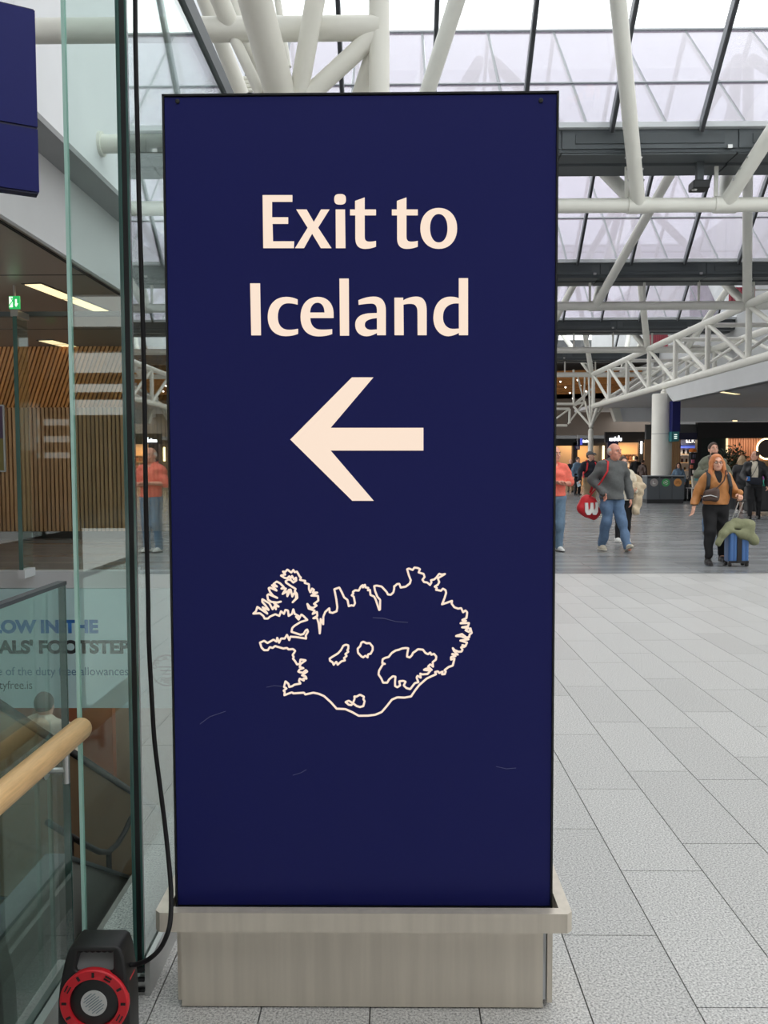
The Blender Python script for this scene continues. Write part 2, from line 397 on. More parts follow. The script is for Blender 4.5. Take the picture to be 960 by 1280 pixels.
# ---- glass screen along the far edge of the stairwell
GY = 11.8
gs = struct('window_1', 'frameless glass screen above the stairwell banner')
MB().box(-9, -1.0, GY-.06, GY+.15, -.20, .03).build('base_channel', M['sill'], gs)
MB().box(-9, -1.0, GY-.05, GY+.05, 3.50, 3.56).build('head_channel', M['gutter'], gs)
fx = [-7.88,-6.43,-4.98,-3.53,-2.08]
for a,b in zip([-9]+fx, fx+[-1.0]): MB().box(a+.01, b-.01, GY-.008, GY+.008, .03, 3.50).build('pane', M['glass_far'], gs)
for x in fx:
    f = MB().box(x-.008, x+.008, GY-.38, GY-.01, .03, 3.44).build('glass_fin', M['glass_tint'], gs)
    MB().box(x-.026, x+.026, GY-.395, GY-.38, .03, 3.44).build('fin_edge', M['glass_edge_dark'], f)
    MB().box(x-.05, x+.05, GY-.40, GY-.06, -.02, .09).build('fin_shoe', M['sill'], f)
    MB().box(x-.05, x+.05, GY-.40, GY-.05, 3.44, 3.52).build('fin_clamp', M['steel2'], f)
# ---- roof: gutters, sloping skylights
G0, PER, GW = 15.57, 10.2, 1.1
ZG0, ZG1, ZR = 6.89, 7.37, 11.74
XL, XR = -3.25, 14.0
mx = [3.81+1.56*j for j in range(-4,7)]
gut_lbl = {-2:'dark roof gutter behind the camera', -1:'dark roof gutter nearly overhead', 0:'dark roof gutter nearest the sign top', 1:'second dark roof gutter', 2:'third dark roof gutter', 3:'farthest dark roof gutter'}
for k in range(-2,4):
    y = G0+PER*k; t = struct('trim_%d'%(k+4), gut_lbl[k])
    MB().box(XL,XR, y+.03, y+GW-.03, ZG0+.06, ZG1).build('gutter_box', M['gutter2'], t)
    xs = XL
    i = 0
    while xs < XR-.1:
        xe = min(xs+3.1, XR)
        MB().box(xs+.015, xe-.015, y, y+.03, ZG0+.12, ZG1-.04).build('face_panel', M['gutter'], t)
        MB().box(xs+.25, xe-.25, y-.02, y, ZG0+.2, ZG1-.12).build('inset_panel', M['gutter2'], t)
        MB().box(xs+.015, xe-.015, y+.05, y+GW*.45, ZG0+.03, ZG0+.06).box(xs+.015, xe-.015, y+GW*.5, y+GW, ZG0, ZG0+.06).build('underside_panel', M['gutter'], t)
        MB().box(xe-.20, xe-.12, y-.05, y+.0, ZG0+.1, ZG0+.16).build('latch', M['steel2'], t)
        xs = xe; i += 1
    MB().box(XL,XR, y-.10, y+.10, ZG1-.03, ZG1+.06).box(XL,XR, y+GW-.10, y+GW+.10, ZG1-.03, ZG1+.06).build('sill', M['sill'], t)
def slope_panes(n, label, ya, za, yb, zb_, gmat, heavy):
    w_ = struct('window_%d'%n, label)
    A = Vector((0,ya,za)); B = Vector((0,yb,zb_)); d = B-A; L = d.length; d.normalize(); nrm = Vector((0,-d.z,d.y))
    if nrm.z < 0: nrm = -nrm
    edges = [XL]+mx+[XR]
    cache = {}
    for a,b in zip(edges[:-1], edges[1:]):
        wd = round(b-a,3)
        for r in (0,1):
            if wd not in cache:
                mb = MB().obox((0,0,0), (wd/2-.03,0,0), d*(L/4-.02), nrm*.008); me = mb.mesh('pane'); me.materials.append(gmat); cache[wd] = me
            cpt = A+d*(L*(.25+.5*r)); link('pane', cache[wd], w_, ((a+b)/2, cpt.y, cpt.z))
    mw, md = (.075,.16) if heavy else (.05,.09)
    mm = MB().obox((0,0,0), (mw/2,0,0), d*(L/2), nrm*md/2).mesh('mullion'); mm.materials.append(M['mull'])
    gm = MB().obox((0,0,0), (mw/2*.62,0,0), d*(L/2), nrm*.02).mesh('gasket'); gm.materials.append(M['mulldark'])
    mid = (A+B)/2
    for x in mx:
        p = mid-nrm*(md/2); o = link('mullion', mm, w_, (x,p.y,p.z))
        if heavy: link('gasket', gm, o, tuple(-nrm*(md/2+.012)))
    for s,(wd_,dp) in ((.5,(.05,.07)),(1.0 if zb_ > za else 0.0,(.09,.09))):
        p = A+d*(L*s); MB().obox((( XL+XR)/2,p.y,p.z), ((XR-XL)/2,0,0), d*wd_/2, nrm*dp/2).build('transom', M['mull'], w_)
ordn = {-2:'bay behind the camera',-1:'nearest bay',0:'second bay',1:'third bay',2:'fourth bay'}
n = 2
for k in range(-2,3):
    ya = G0+PER*k+GW; yb = G0+PER*(k+1); yr = (ya+yb)/2
    slope_panes(n, 'near-side lilac glass slope of the roof, '+ordn[k], ya, ZG1, yr, ZR, M['sky_glass2'] if k >= 0 else M['sky_glass'], False)
    slope_panes(n+1, 'far-side clear glass slope of the roof, '+ordn[k], yr, ZR, yb, ZG1, M['sky_glass'], True)
    n += 2
# roof and walls closing the hall behind the camera
cb = struct('ceiling', 'solid ceiling of the hall behind the camera')
MB().box(-22, 24, -20, G0-2*PER, 6.9, 7.2).box(-22, XL, G0-2*PER, 0, 6.9, 7.2).build('ceiling_board', M['lightgrey'], cb)
wb = struct('wall_back', 'wall with strip windows behind the camera')
MB().box(-22, -9, -20, 0, -.35, -.002).build('hall_floor', M['plank'], wb)
segs = [(-22,-18.2,[]),(-18.2,-16.4,[(1.8,2.1),(2.6,2.92),(3.45,3.78)]),(-16.4,-10.2,[]),(-10.2,-7.0,[(2.9,3.35),(3.55,3.8),(4.1,4.7),(5.4,6.3)]),(-7.0,-5.5,[]),(-5.5,-3.0,[(2.4,2.7),(3.3,3.6),(4.2,4.8)]),(-3,2,[]),(2,12,[(2.2,4.6)]),(12,24,[])]
for xa_,xb_,sl_ in segs:
    zc = -.35
    for z0_,z1_ in sl_+[(7.2,7.2)]:
        MB().box(xa_, xb_, -20.3, -20, zc, z0_).build('wall_band', M['grey'], wb); zc = z1_
# right-hand side
wr = struct('wall_right', 'light grey wall above the right-hand shops')
MB().box(14.0, 14.2, 14, 62, 4.5, 11.8).build('upper_wall', M['lightgrey'], wr)
MB().box(27, 27.2, -20.3, 62, 0, 7).build('side_wall', M['grey'], wr)
cr = struct('ceiling', 'grey soffit over the right-hand shops')
MB().box(10.76, 26, 17, 52, 4.5, 4.65).build('soffit_board', M['wallwhite'], cr)
MB().box(10.9, 14.0, 17, 52, 4.65, 4.7).build('soffit_top', M['lightgrey'], cr)
fa = struct('trim_8', 'light grey fascia under the long truss')
MB().prism([(17,4.36),(34.2,4.36),(33.0,3.8),(17,3.8)], lambda p,s: Vector((10.55+.2*s, p[0], p[1]))).build('fascia_board', M['lightgrey'], fa)
bh = struct('trim_9', 'grey bulkhead over the far shop fronts')
MB().prism([(12.6,3.75),(12.2,5.2),(27,5.2),(27,3.75)], lambda p,s: Vector((p[0], 48+.4*s, p[1]))).build('bulkhead_board', M['wallwhite'], bh)
MB().prism([(12.6,3.75),(12.2,5.2),(11.7,5.2),(12.2,3.75)], lambda p,s: Vector((p[0], 47.9+.5*s, p[1]))).build('bulkhead_end', M['white'], bh)
wf = struct('wall_far', 'taupe bulkhead above the left-hand far shops')
MB().box(2, 16.5, 56.0, 56.4, 3.25, 6.2).build('taupe_board', M['ceil'], wf)
MB().box(-16, 40, 75, 75.3, -.2, 12).build('end_wall', M['charcoal'], wf)
MB().box(-16, 6, 57, 57.3, -.2, 6.2).build('side_board', M['ceil_dark'], wf)
# timber and black ceiling with small spots beyond the last gutter
tc_ = struct('ceiling', 'timber ceiling with tiny spotlights in the distance')
MB().box(2, 14, 48.3, 60, 6.95, 7.1).build('black_void', M['slat_back'], tc_)
for i in range(12):
    y = 49.8+i*.55; z = 6.62-i*.07
    MB().bar((2,y+1.0,z-.1),(14,y-1.0,z+.1), .20,.10).build('timber_batten', M['slat_b'], tc_)
MB().box(2,14,56.0,56.5,5.6,6.4).build('timber_edge', M['slat_b'], tc_)
for i in range(12):
    p = at(694+i*5.2+random.random()*3, 470+((i*37)%30), 50.5)
    MB().lathe([(.03,-.05),(.05,0),(.04,.03)], p, 8).build('spot_lamp', M['strip_w'], tc_)
# ================================================================== ROOF STEEL
ZP = 6.2
PY = [16.17+10.2*k for k in range(4)]
lab = ['nearest white tubular roof frame, its chord crossing just right of the sign top','second white tubular roof frame behind the sign','third white tubular roof frame above the long truss','farthest white tubular roof frame at the end of the long truss']
for k,y in enumerate(PY):
    t = thing('roof_frame', lab[k], 'roof frame', (4,y,ZP), group='white tubular roof frames')
    MB().tube([(XL,y,ZP),(XR,y,ZP)], .13, 16).build('chord', M['white'], t)
    for q in (-1,0,1):
        for xn,dx in ((4.48+6.12*q,-2.1),(6.06+6.12*q,2.1)):
            if xn < XL+.3 or xn > XR: continue
            for dy in (-5.0,5.0):
                xe = max(xn+dx, XL+.1)
                MB().tube([(xn,y,ZP),(xe,y+dy,ZP+4.85)], .13, 14).build('strut', M['white'], t)
            nd = MB().tube([(xn-.2,y,ZP),(xn+.2,y,ZP)], .15, 14).build('node_sleeve', M['white'], t)
            for s_ in range(3):
                p = Vector((xn,y,ZP)).lerp(Vector((xn+dx,y-5,ZP+4.85)), .07+.03*s_); MB().lathe([(.02,-.15),(.02,.15)], p, 6, 'X').build('bolt', M['steel2'], nd)
    x = 1.0
    while x < 13.5:
        MB().box(x-.035,x+.035,y-.02,y+.02,ZP+.1,ZG0+.05).build('hanger', M['white'], t); x += 1.63
p = at(875,232,16.0)
db = thing('sensor_box', 'small black device box under the nearest roof gutter', 'device', p)
MB().bbox(p.x-.15,p.x+.15,15.9,16.2,p.z-.07,p.z+.08,.02).build('case', M['spacer'], db)
MB().box(p.x-.06,p.x+.06,15.98,16.1,p.z+.10,6.96).build('mount', M['gutter2'], db)
MB().lathe([(.04,-.09),(.05,-.07)], (p.x-.1,16.0,p.z), 12).build('lens', M['steel2'], db)
# long truss along the mezzanine edge: two lattice planes tied together
t = thing('long_truss', 'long white lattice truss carrying the grey fascia above the round column', 'truss', (10.6,16,4.5))
for x,zb2 in ((10.6,4.5),(13.3,4.95)):
    yA, yB, zt = 12.77, 46.4, ZP
    MB().tube([(x,yA,zt),(x,yB,zt)], .13, 14).build('top_chord', M['white'], t)
    MB().tube([(x,yA,zb2),(x,yB,zb2)], .13, 14).build('bottom_chord', M['white'], t)
    yy = yA
    while yy < yB+.1:
        MB().tube([(x,yy,zb2),(x,yy,zt)], .095, 12).build('vertical', M['white'], t)
        if yy+3.4 < yB+.1: MB().tube([(x,yy+.12,zb2+.1),(x,yy+3.24,zt-.1)], .075, 12).build('diagonal', M['white'], t)
        yy += 3.363
yy = 14.5
while yy < 46:
    MB().tube([(10.6,yy,4.55),(13.3,yy+1.7,6.15)], .06, 10).build('brace', M['white'], t)
    MB().tube([(10.6,yy+1.7,6.15),(13.3,yy+1.7,6.15)], .08, 10).build('tie', M['white'], t)
    yy += 3.4033
# branching steel cluster just above the sign, with its column standing behind the sign
YT = 7.15
ct = thing('branching_column', 'white branching steel column rising right behind the sign', 'column', (at(362,160,YT).x,YT,0))
N0 = at(362,175,YT)
MB().tube([(N0.x,YT,0),(N0.x,YT,N0.z+.1)], .16, 20).build('shaft', M['white'], ct)
def ext(a, b, k): return a+(b-a)*k
def limb(pa, ya, pb, yb, r, ex=1.0, name='limb', e0=0.0):
    a = at(*pa, ya); b = at(*pb, yb); MB().tube([ext(a,b,-e0), ext(a,b,ex)], r, 18).build(name, M['white'], ct)
limb((352,125),7.2,(319,0),6.5,.125,1.9)      # thick leaning limb
limb((372,125),7.2,(394,0),6.9,.077,1.9)
limb((330,125),7.5,(291,0),7.4,.05,1.6)
limb((291,38),7.15,(275,0),7.0,.075,3.0)
limb((326,118),7.2,(289,40),7.15,.045,1.0)
limb((360,84),7.7,(347,0),7.7,.03,1.6)
limb((385,120),7.2,(471,41),7.15,.075,1.0)
limb((449,122),7.4,(473,48),7.15,.07,1.0)
limb((474,130),7.15,(474,0),7.15,.083,1.8, e0=3.0)
limb((302,118),8.2,(256,0),7.8,.07,1.8)
pL = at(474,35,YT)
MB().tube([(-3.26,YT,pL.z),(pL.x,YT,pL.z)], .095, 18).build('cross_tube', M['white'], ct)
for i in range(4):
    p = at(467, 84+i*9, 7.5); MB().lathe([(.03,-.10),(.03,.10)], p, 8, 'X').build('bolt', M['white'], ct)
    p = at(301+i*1.5, 98+i*5, 8.25); MB().lathe([(.02,-.08),(.02,.08)], p, 8, 'X').build('bolt', M['white'], ct)
p = at(133,180,9.76)
tt = thing('wall_tie', 'white tube fixed with a collar to the high white wall', 'tube', (-3.25,9.76,p.z))
MB().tube([(-3.255,9.76,p.z),(-1.3,9.76,p.z)], .10, 18).build('tube', M['white'], tt)
MB().tube([(-3.254,9.76,p.z),(-3.22,9.76,p.z)], .135, 18).build('collar', M['white'], tt)
# round column by the bins
rc = thing('round_column', 'thick white round column standing behind the sorting bins', 'column', (10.45,34,0))
MB().lathe([(.385,0),(.385,4.12),(.36,4.16)], (10.45,34,0), 36).build('shaft', M['white'], rc)
MB().lathe([(.39,2.6),(.39,2.62)], (10.45,34,0), 36).build('joint_ring', M['grey'], rc)
MB().lathe([(.16,4.16),(.16,4.26),(.10,4.30),(.10,4.365)], (10.55,34,0), 20).build('neck', M['white'], rc)
MB().lathe([(.40,0),(.40,.12)], (10.45,34,0), 36).build('foot_ring', M['steel2'], rc)
# hanging navy flag sign on the column
fs = thing('flag_sign', 'narrow navy flag sign with teal foot fixed to the round column', 'sign', (10.95,33.8,1.9))
a = at(836,502,33.7); b = at(846,540,33.7)
MB().box(a.x+.02,b.x,33.3,34.1,b.z,a.z).build('panel', M['navy'], fs)
b2 = at(845,552,33.7)
MB().box(a.x,b.x-.04,33.3,34.1,b2.z,b.z).build('foot_panel', mat('teal_sign', c(40,120,125), .5), fs)
for zz in (3.0,3.9): MB().box(10.7,a.x+.03,33.9,33.98,zz-.04,zz+.04).build('bracket', M['white'], fs)
for i in range(3): MB().box(a.x+.10,b.x-.12,33.285,33.3,b2.z+.1+i*.07,b2.z+.13+i*.07).build('print_line', M['exit_w'], fs)
# red ribbed screens hung from the upper wall
for i,(a_,b_,yy) in enumerate((((912,359),(944,381),30.0),((812,418),(835,434),40.0))):
    p0_ = at(*a_,yy); p1_ = at(*b_,yy)
    t = thing('ribbed_screen', ['red ribbed screen high up near the right picture edge','smaller looking red ribbed screen far down the hall under the roof'][i], 'screen', ((p0_.x+p1_.x)/2,yy,p1_.z))
    n_ = 9; wd_ = (p1_.x-p0_.x)/n_
    MB().box(p0_.x,p1_.x,yy+.03,yy+.06,p1_.z,p0_.z).build('backing', mat('red_backing', c(196,70,86), .6), t)
    for k in range(n_): MB().box(p0_.x+k*wd_+wd_*.15,p0_.x+k*wd_+wd_*.85,yy,yy+.03,p1_.z,p0_.z).build('rib', mat('red_rib', c(220,110,122), .6) if k == 0 else t.children[1].data.materials[0], t)
    for zz_ in (p0_.z-.08,p1_.z+.08): MB().tube([(p1_.x-.05,yy+.08,zz_),(14.02,yy+.08,zz_)], .03, 8).build('arm', M['white'], t)
# slim branching column at the end of the long truss
sc = thing('slim_column', 'slim white branching column at the end of the long truss', 'column', (10.6,46.9,0))
top = Vector((10.6,46.9,3.45))
MB().lathe([(.14,0),(.14,3.2),(.11,3.3),(.07,3.34),(.12,3.42),(.12,3.5)], (10.6,46.9,0), 16).build('shaft', M['white'], sc)
for (px,py,yy,r) in ((748,505,46.9,.10),(742,490,47.5,.05),(731,502,48.5,.06),(717,508,47.5,.06),(759,500,47.5,.05),(736,468,46.9,.06)):
    MB().tube([top, at(px,py,yy)], r, 10).build('branch', M['white'], sc)
sf = thing('space_frame', 'small white tube frame hanging beside the slim column', 'frame', at(716,505,47.6))
q = lambda px,py: at(px,py,47.6)
for a,b,r in (((690,505),(717,505),.07),((690,511),(712,511),.07),((712,511),(712,529),.07),((690,532),(709,532),.07),((717,506),(717,462),.06),((717,506),(730,503),.05),((730,503),(722,470),.05),((730,503),(731,470),.05),((730,503),(710,530),.05),((717,506),(741,485),.05),((690,527),(712,511),.05),((719,507),(738,488),.05)):
    MB().tube([q(*a),q(*b)], r, 8).build('tube', M['white'], sf)

# ================================================================== THE BLUE SIGN
SY = 2.30
fz = lambda py: at(455,py,SY).z
L0 = at(211,620,SY).x; R0 = at(694.5,620,SY).x; ZT = at(450,116,SY).z; ZB = at(455,1135,SY).z
SD = .20
sg = thing('exit_sign_totem', 'tall navy illuminated sign reading Exit to Iceland on a steel base', 'sign', ((L0+R0)/2, SY+SD/2, 0))
MB().bbox(L0+.004,R0-.004,SY+.004,SY+SD,ZB+.004,ZT-.004,.003).build('cabinet', M['navy_edge'], sg)
face = MB().box(L0+.006,R0-.006,SY,SY+.004,ZB+.008,ZT-.008).build('face_panel', M['navy'], sg)
fr = MB(); e = .005
fr.box(L0,L0+e,SY-.003,SY+SD,ZB,ZT).box(R0-e,R0,SY-.003,SY+SD,ZB,ZT).box(L0,R0,SY-.003,SY+SD,ZT-e,ZT).box(L0,R0,SY-.003,SY+SD,ZB,ZB+e)
fr.build('edge_frame', M['spacer'], sg)
for px,py in ((222,127),(676,126)):
    p = at(px,py,SY); MB().lathe([(.006,0),(.006,-.003),(.004,-.004)], p, 10, 'Y').build('screw', M['spacer'], sg)
# lettering
def zz(ox,oy,s): return lambda x,y: at(ox+x/s, oy+y/s, SY-.0005)
A1, A2, A3, A4 = zz(320,235,6.857), zz(450,235,6.857), zz(305,340,6.857), zz(435,340,6.0)
def sup(cx,cy,rx,ry,n=2.3,N=40):
    o = []
    for i in range(N):
        a = 2*math.pi*i/N; ca, sa = math.cos(a), math.sin(a)
        o.append((cx+rx*math.copysign(abs(ca)**(2/n),ca), cy+ry*math.copysign(abs(sa)**(2/n),sa)))
    return o
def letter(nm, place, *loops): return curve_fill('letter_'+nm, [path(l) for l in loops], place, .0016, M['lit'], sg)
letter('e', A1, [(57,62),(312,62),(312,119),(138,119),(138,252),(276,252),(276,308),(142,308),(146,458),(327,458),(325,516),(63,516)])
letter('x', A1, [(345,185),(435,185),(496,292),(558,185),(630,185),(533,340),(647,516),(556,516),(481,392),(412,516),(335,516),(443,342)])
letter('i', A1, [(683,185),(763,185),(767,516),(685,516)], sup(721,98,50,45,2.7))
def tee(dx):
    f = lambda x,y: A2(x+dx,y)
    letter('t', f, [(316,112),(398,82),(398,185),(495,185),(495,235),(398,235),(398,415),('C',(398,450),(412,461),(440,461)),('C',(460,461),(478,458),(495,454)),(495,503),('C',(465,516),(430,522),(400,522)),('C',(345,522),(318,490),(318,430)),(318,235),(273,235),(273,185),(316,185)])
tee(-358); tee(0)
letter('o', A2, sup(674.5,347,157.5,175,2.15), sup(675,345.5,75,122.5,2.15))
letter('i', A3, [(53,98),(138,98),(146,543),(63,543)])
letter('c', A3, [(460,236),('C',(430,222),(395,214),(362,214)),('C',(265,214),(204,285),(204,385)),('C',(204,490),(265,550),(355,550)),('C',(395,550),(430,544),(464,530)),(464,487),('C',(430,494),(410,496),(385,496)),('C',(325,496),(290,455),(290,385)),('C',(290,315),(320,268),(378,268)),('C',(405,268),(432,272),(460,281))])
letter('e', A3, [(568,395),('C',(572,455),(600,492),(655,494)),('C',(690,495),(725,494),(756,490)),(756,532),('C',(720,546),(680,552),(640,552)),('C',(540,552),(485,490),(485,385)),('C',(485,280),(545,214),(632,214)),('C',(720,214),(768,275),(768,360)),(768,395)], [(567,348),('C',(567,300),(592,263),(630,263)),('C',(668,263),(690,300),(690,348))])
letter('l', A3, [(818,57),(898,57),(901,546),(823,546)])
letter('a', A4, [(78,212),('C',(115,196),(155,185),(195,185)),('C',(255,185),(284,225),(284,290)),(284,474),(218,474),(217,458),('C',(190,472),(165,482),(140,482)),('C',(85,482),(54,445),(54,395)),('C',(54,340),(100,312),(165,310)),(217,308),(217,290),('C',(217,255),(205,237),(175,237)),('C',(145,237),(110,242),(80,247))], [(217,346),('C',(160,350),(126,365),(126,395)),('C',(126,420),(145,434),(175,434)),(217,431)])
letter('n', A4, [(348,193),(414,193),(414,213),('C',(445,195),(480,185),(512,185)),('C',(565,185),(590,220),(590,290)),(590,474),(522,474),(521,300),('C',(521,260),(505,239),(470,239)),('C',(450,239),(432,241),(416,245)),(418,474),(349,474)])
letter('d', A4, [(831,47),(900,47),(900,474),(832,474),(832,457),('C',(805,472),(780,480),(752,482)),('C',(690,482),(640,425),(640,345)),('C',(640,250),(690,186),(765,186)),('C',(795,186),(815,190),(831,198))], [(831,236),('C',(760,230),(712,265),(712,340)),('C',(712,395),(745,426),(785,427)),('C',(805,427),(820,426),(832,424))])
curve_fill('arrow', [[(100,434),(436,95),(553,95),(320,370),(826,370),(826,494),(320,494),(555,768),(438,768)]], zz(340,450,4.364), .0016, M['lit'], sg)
# outline map
def seg(ox,oy,s,pts): return [(ox+x/s, oy+y/s) for x,y in pts]
coast = [(399.7,791.7)]
coast += seg(350,704,12,[(603,1000),(610,835),(648,915),(650,800),(680,730),(740,675),(745,735),(790,745),(850,720),(860,660),(845,540),(815,390),(890,365)])
coast += seg(400,704,9.6,[(260,345),(290,410),(330,440),(345,515),(375,505),(405,510),(420,480),(405,400),(380,385),(400,365),(395,345),(420,325),(465,328),(490,280),(515,262),(515,290),(540,258),(545,290),(580,295),(575,325),(600,320),(605,380),(650,400),(670,440),(710,560),(720,555),(722,440),(690,405),(660,330),(650,275),(680,268),(740,280),(800,345),(815,375),(850,378),(880,350),(890,310),(890,275)])
coast += seg(490,700,8.727,[(25,290),(55,262),(80,260),(95,300),(150,290),(195,255),(205,220),(185,170),(165,100),(185,93),(225,108),(245,82),(285,88),(305,100),(290,135),(345,152),(355,185),(332,215),(350,240),(385,245),(415,272),(430,245),(425,220),(460,212),(485,190),(515,150),(545,160),(578,152),(500,200),(515,240),(500,270),(465,290),(490,305),(480,325),(535,335),(555,312),(585,330),(590,360),(575,410),(560,450),(545,483),(600,465),(655,445),(650,475),(680,515),(720,530),(755,525),(775,570),(800,550),(820,570),(815,620)])
coast += seg(540,770,16,[(690,0),(690,40),(605,80),(680,95),(570,145),(740,140),(720,205),(600,225),(730,240),(670,285),(740,320),(770,245),(780,290),(795,335),(750,375),(745,420),(690,430),(600,360),(480,400),(580,405),(730,465),(565,490),(700,530),(670,600),(605,580),(650,615),(580,625),(610,670),(590,710),(530,715),(450,680),(415,640),(440,700),(515,770),(400,760),(470,800),(380,820),(380,870),(450,850),(415,990),(330,1020),(250,1085),(275,1110),(255,1160),(200,1165),(215,1110),(145,1140),(120,1105),(60,1120),(80,1165),(0,1200)])
coast += seg(460,800,8.727,[(640,420),(560,490),(510,555),(470,615),(400,628),(320,625),(260,650),(210,715),(150,785),(80,815),(0,825)])
coast += seg(300,700,6,[(890,1168),(840,1140),(790,1118),(725,1115),(680,1065),(630,1020),(590,1003),(550,995),(490,1008),(480,995),(400,1000),(390,992)])
coast += seg(310,770,10.667,[(485,1055),(490,1010),(475,995),(515,965),(480,945),(500,870),(540,905),(550,945),(590,935),(620,915),(700,900),(680,865),(690,835),(745,860),(740,830),(780,835),(770,805),(720,790),(790,740),(770,720),(735,755),(690,750),(670,740),(690,710),(740,695),(690,680),(700,640),(770,590),(700,580),(690,640),(655,645),(620,590),(600,570),(610,545),(595,520),(615,490),(630,465),(600,440),(540,445),(520,425),(470,433),(360,400),(330,425),(290,415),(265,455),(215,455),(180,420),(160,355),(215,330),(260,360),(340,315),(380,340),(390,290),(415,355),(440,300),(490,300),(520,250),(550,320),(565,275),(640,280),(775,300),(770,260),(800,210),(790,180),(770,190),(740,240),(700,250),(580,210),(590,160),(620,130),(700,80)])
coast += seg(310,704,12,[(890,850),(830,790),(800,770),(760,845),(720,800),(765,795),(700,760),(680,690),(660,760),(610,790),(600,710),(560,700),(540,760),(495,720),(470,790),(410,765),(330,800),(300,830),(250,830),(230,790),(180,750),(80,755),(120,720),(140,655),(290,755),(220,660),(310,700),(260,630),(215,580),(215,540),(320,600),(370,690),(400,640),(420,690),(410,640),(460,650),(390,600),(495,575),(440,590),(350,580),(300,545),(290,480),(310,465),(440,520),(380,490),(330,430),(310,375),(330,365),(430,410),(360,330),(435,350),(385,310),(430,275),(480,300),(540,360),(500,380),(570,380),(520,460),(590,420),(590,495),(620,440),(610,400),(640,395),(665,500),(690,450),(720,470),(720,530),(670,585),(740,520),(735,460),(700,420),(715,385),(640,340),(570,290),(565,270),(600,245),(640,250),(680,290),(725,260),(720,215),(690,245),(660,190),(640,230),(620,195),(590,225),(550,220),(495,185),(560,170),(525,125),(560,130),(590,95),(650,140),(680,100),(700,135),(735,125),(775,200),(795,215),(780,250),(860,265),(850,295),(915,315),(915,390)])
coast += seg(350,704,12,[(455,435),(480,380),(510,400),(490,440),(560,440),(470,485),(570,490),(575,560),(510,610),(550,635),(500,670),(450,660),(410,610),(430,680),(520,710),(490,760),(555,730),(560,790),(500,825),(555,820),(580,900),(592,1000)])
lake1 = seg(460,800,8.727,[(440,90),(430,140),(425,180),(455,190),(480,165),(490,140),(520,120),(545,100),(600,105),(625,140),(655,155),(680,135),(690,160),(720,150),(745,180),(740,215),(705,240),(710,290),(680,265),(655,290),(695,325),(640,310),(610,325),(680,335),(650,370),(590,375),(570,365),(575,410),(540,390),(530,410),(550,460),(510,470),(480,510),(460,535),(420,525),(390,495),(410,455),(385,445),(340,450),(350,495),(320,515),(295,500),(295,450),(300,400),(270,395),(230,430),(210,465),(165,465),(145,420),(115,375),(120,335),(165,260),(185,260),(155,250),(160,210),(185,195),(225,185),(260,140),(300,115),(340,105),(370,92),(410,87)])
lake2 = seg(400,790,12,[(145,400),(180,375),(270,320),(315,270),(350,205),(390,190),(425,200),(425,250),(410,270),(425,295),(380,330),(400,360),(360,390),(375,425),(320,440),(265,490),(245,445),(205,490),(190,455),(150,430)])
lake3 = seg(400,790,12,[(620,160),(650,145),(700,170),(745,165),(790,220),(790,270),(760,325),(720,335),(715,380),(680,355),(650,380),(620,365),(570,310),(565,250),(605,210)])
lake4 = seg(400,790,12,[(490,1075),(520,1000),(515,965),(545,970),(600,940),(660,970),(650,1010),(670,1035),(650,1110),(600,1125),(550,1110),(490,1065),(430,1030),(385,1050),(430,1090),(470,1095)])
def outline(name, pts, wpx=2.5):
    "flat raised ribbon along a closed outline"
    P = [at(x,y,SY-.0005) for x,y in pts]; n = len(P); mb = MB(); h = wpx/2*SY/FPX; y0 = SY-.0016
    for i in range(n):
        a, b = P[i], P[(i+1)%n]; d = Vector((b.x-a.x,0,b.z-a.z))
        if d.length < 1e-5: continue
        d.normalize(); s = Vector((-d.z,0,d.x))*h; a2 = a; b2 = b
        mb.add([(q.x,yy,q.z) for yy in (y0,SY) for q in (a2-s,b2-s,b2+s,a2+s)], [(0,1,2,3),(0,4,5,1),(2,6,7,3)])
        m_ = 8; mb.add([(a.x+h*math.cos(2*math.pi*k/m_), y0-.0001, a.z+h*math.sin(2*math.pi*k/m_)) for k in range(m_)], [tuple(range(m_))])
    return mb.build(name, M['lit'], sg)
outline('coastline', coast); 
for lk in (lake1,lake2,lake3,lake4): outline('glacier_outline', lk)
M['scratch'] = mat('pale_scratch', c(96,100,140), .6)
for pts in ([(466,772),(480,773),(495,777),(510,778)],[(620,958),(633,961),(645,960)],[(366,969),(376,966),(383,962)],[(250,905),(262,896),(282,889)],[(333,859),(343,857),(353,858)]):
    P = [at(x,y,SY-.0004) for x,y in pts]; MB().tube(P, .0007, 5).build('scratch', M['scratch'], sg)
# steel base and bumper rail
Lb, Rb = at(220.5,1200,SY).x, at(691,1200,SY).x
Lp, Rp = at(226.5,1200,SY).x, at(679,1200,SY).x
MB().box(Lp,Rp,SY,SY+.006,.004,ZB-.012).build('base_plate', M['steel'], sg)
MB().box(Lb,Lp-.002,SY+.012,SY+SD,.014,ZB-.012).build('base_post', M['steel'], sg)
MB().box(Rp+.012,Rb,SY+.006,SY+SD,.014,ZB-.012).build('base_post', M['steel'], sg)
MB().box(Rp+.001,Rp+.010,SY+.012,SY+.03,.02,ZB-.012).build('bright_strip', M['sill'], sg)
MB().box(Lb+.01,Rb-.01,SY+.04,SY+SD-.02,.004,ZB-.002).build('plinth_core', M['spacer'], sg)
YR = 2.225
ra, rb = at(193,1155,YR).x, at(716,1155,YR).x; rz0, rz1 = at(455,1166,YR).z, at(455,1142,YR).z
T = .032; yB = SY+SD+.06; ch = .014
outer = [(ra+ch,YR),(rb-ch,YR),(rb,YR+ch),(rb,yB),(ra,yB),(ra,YR+ch)]
rail = MB()
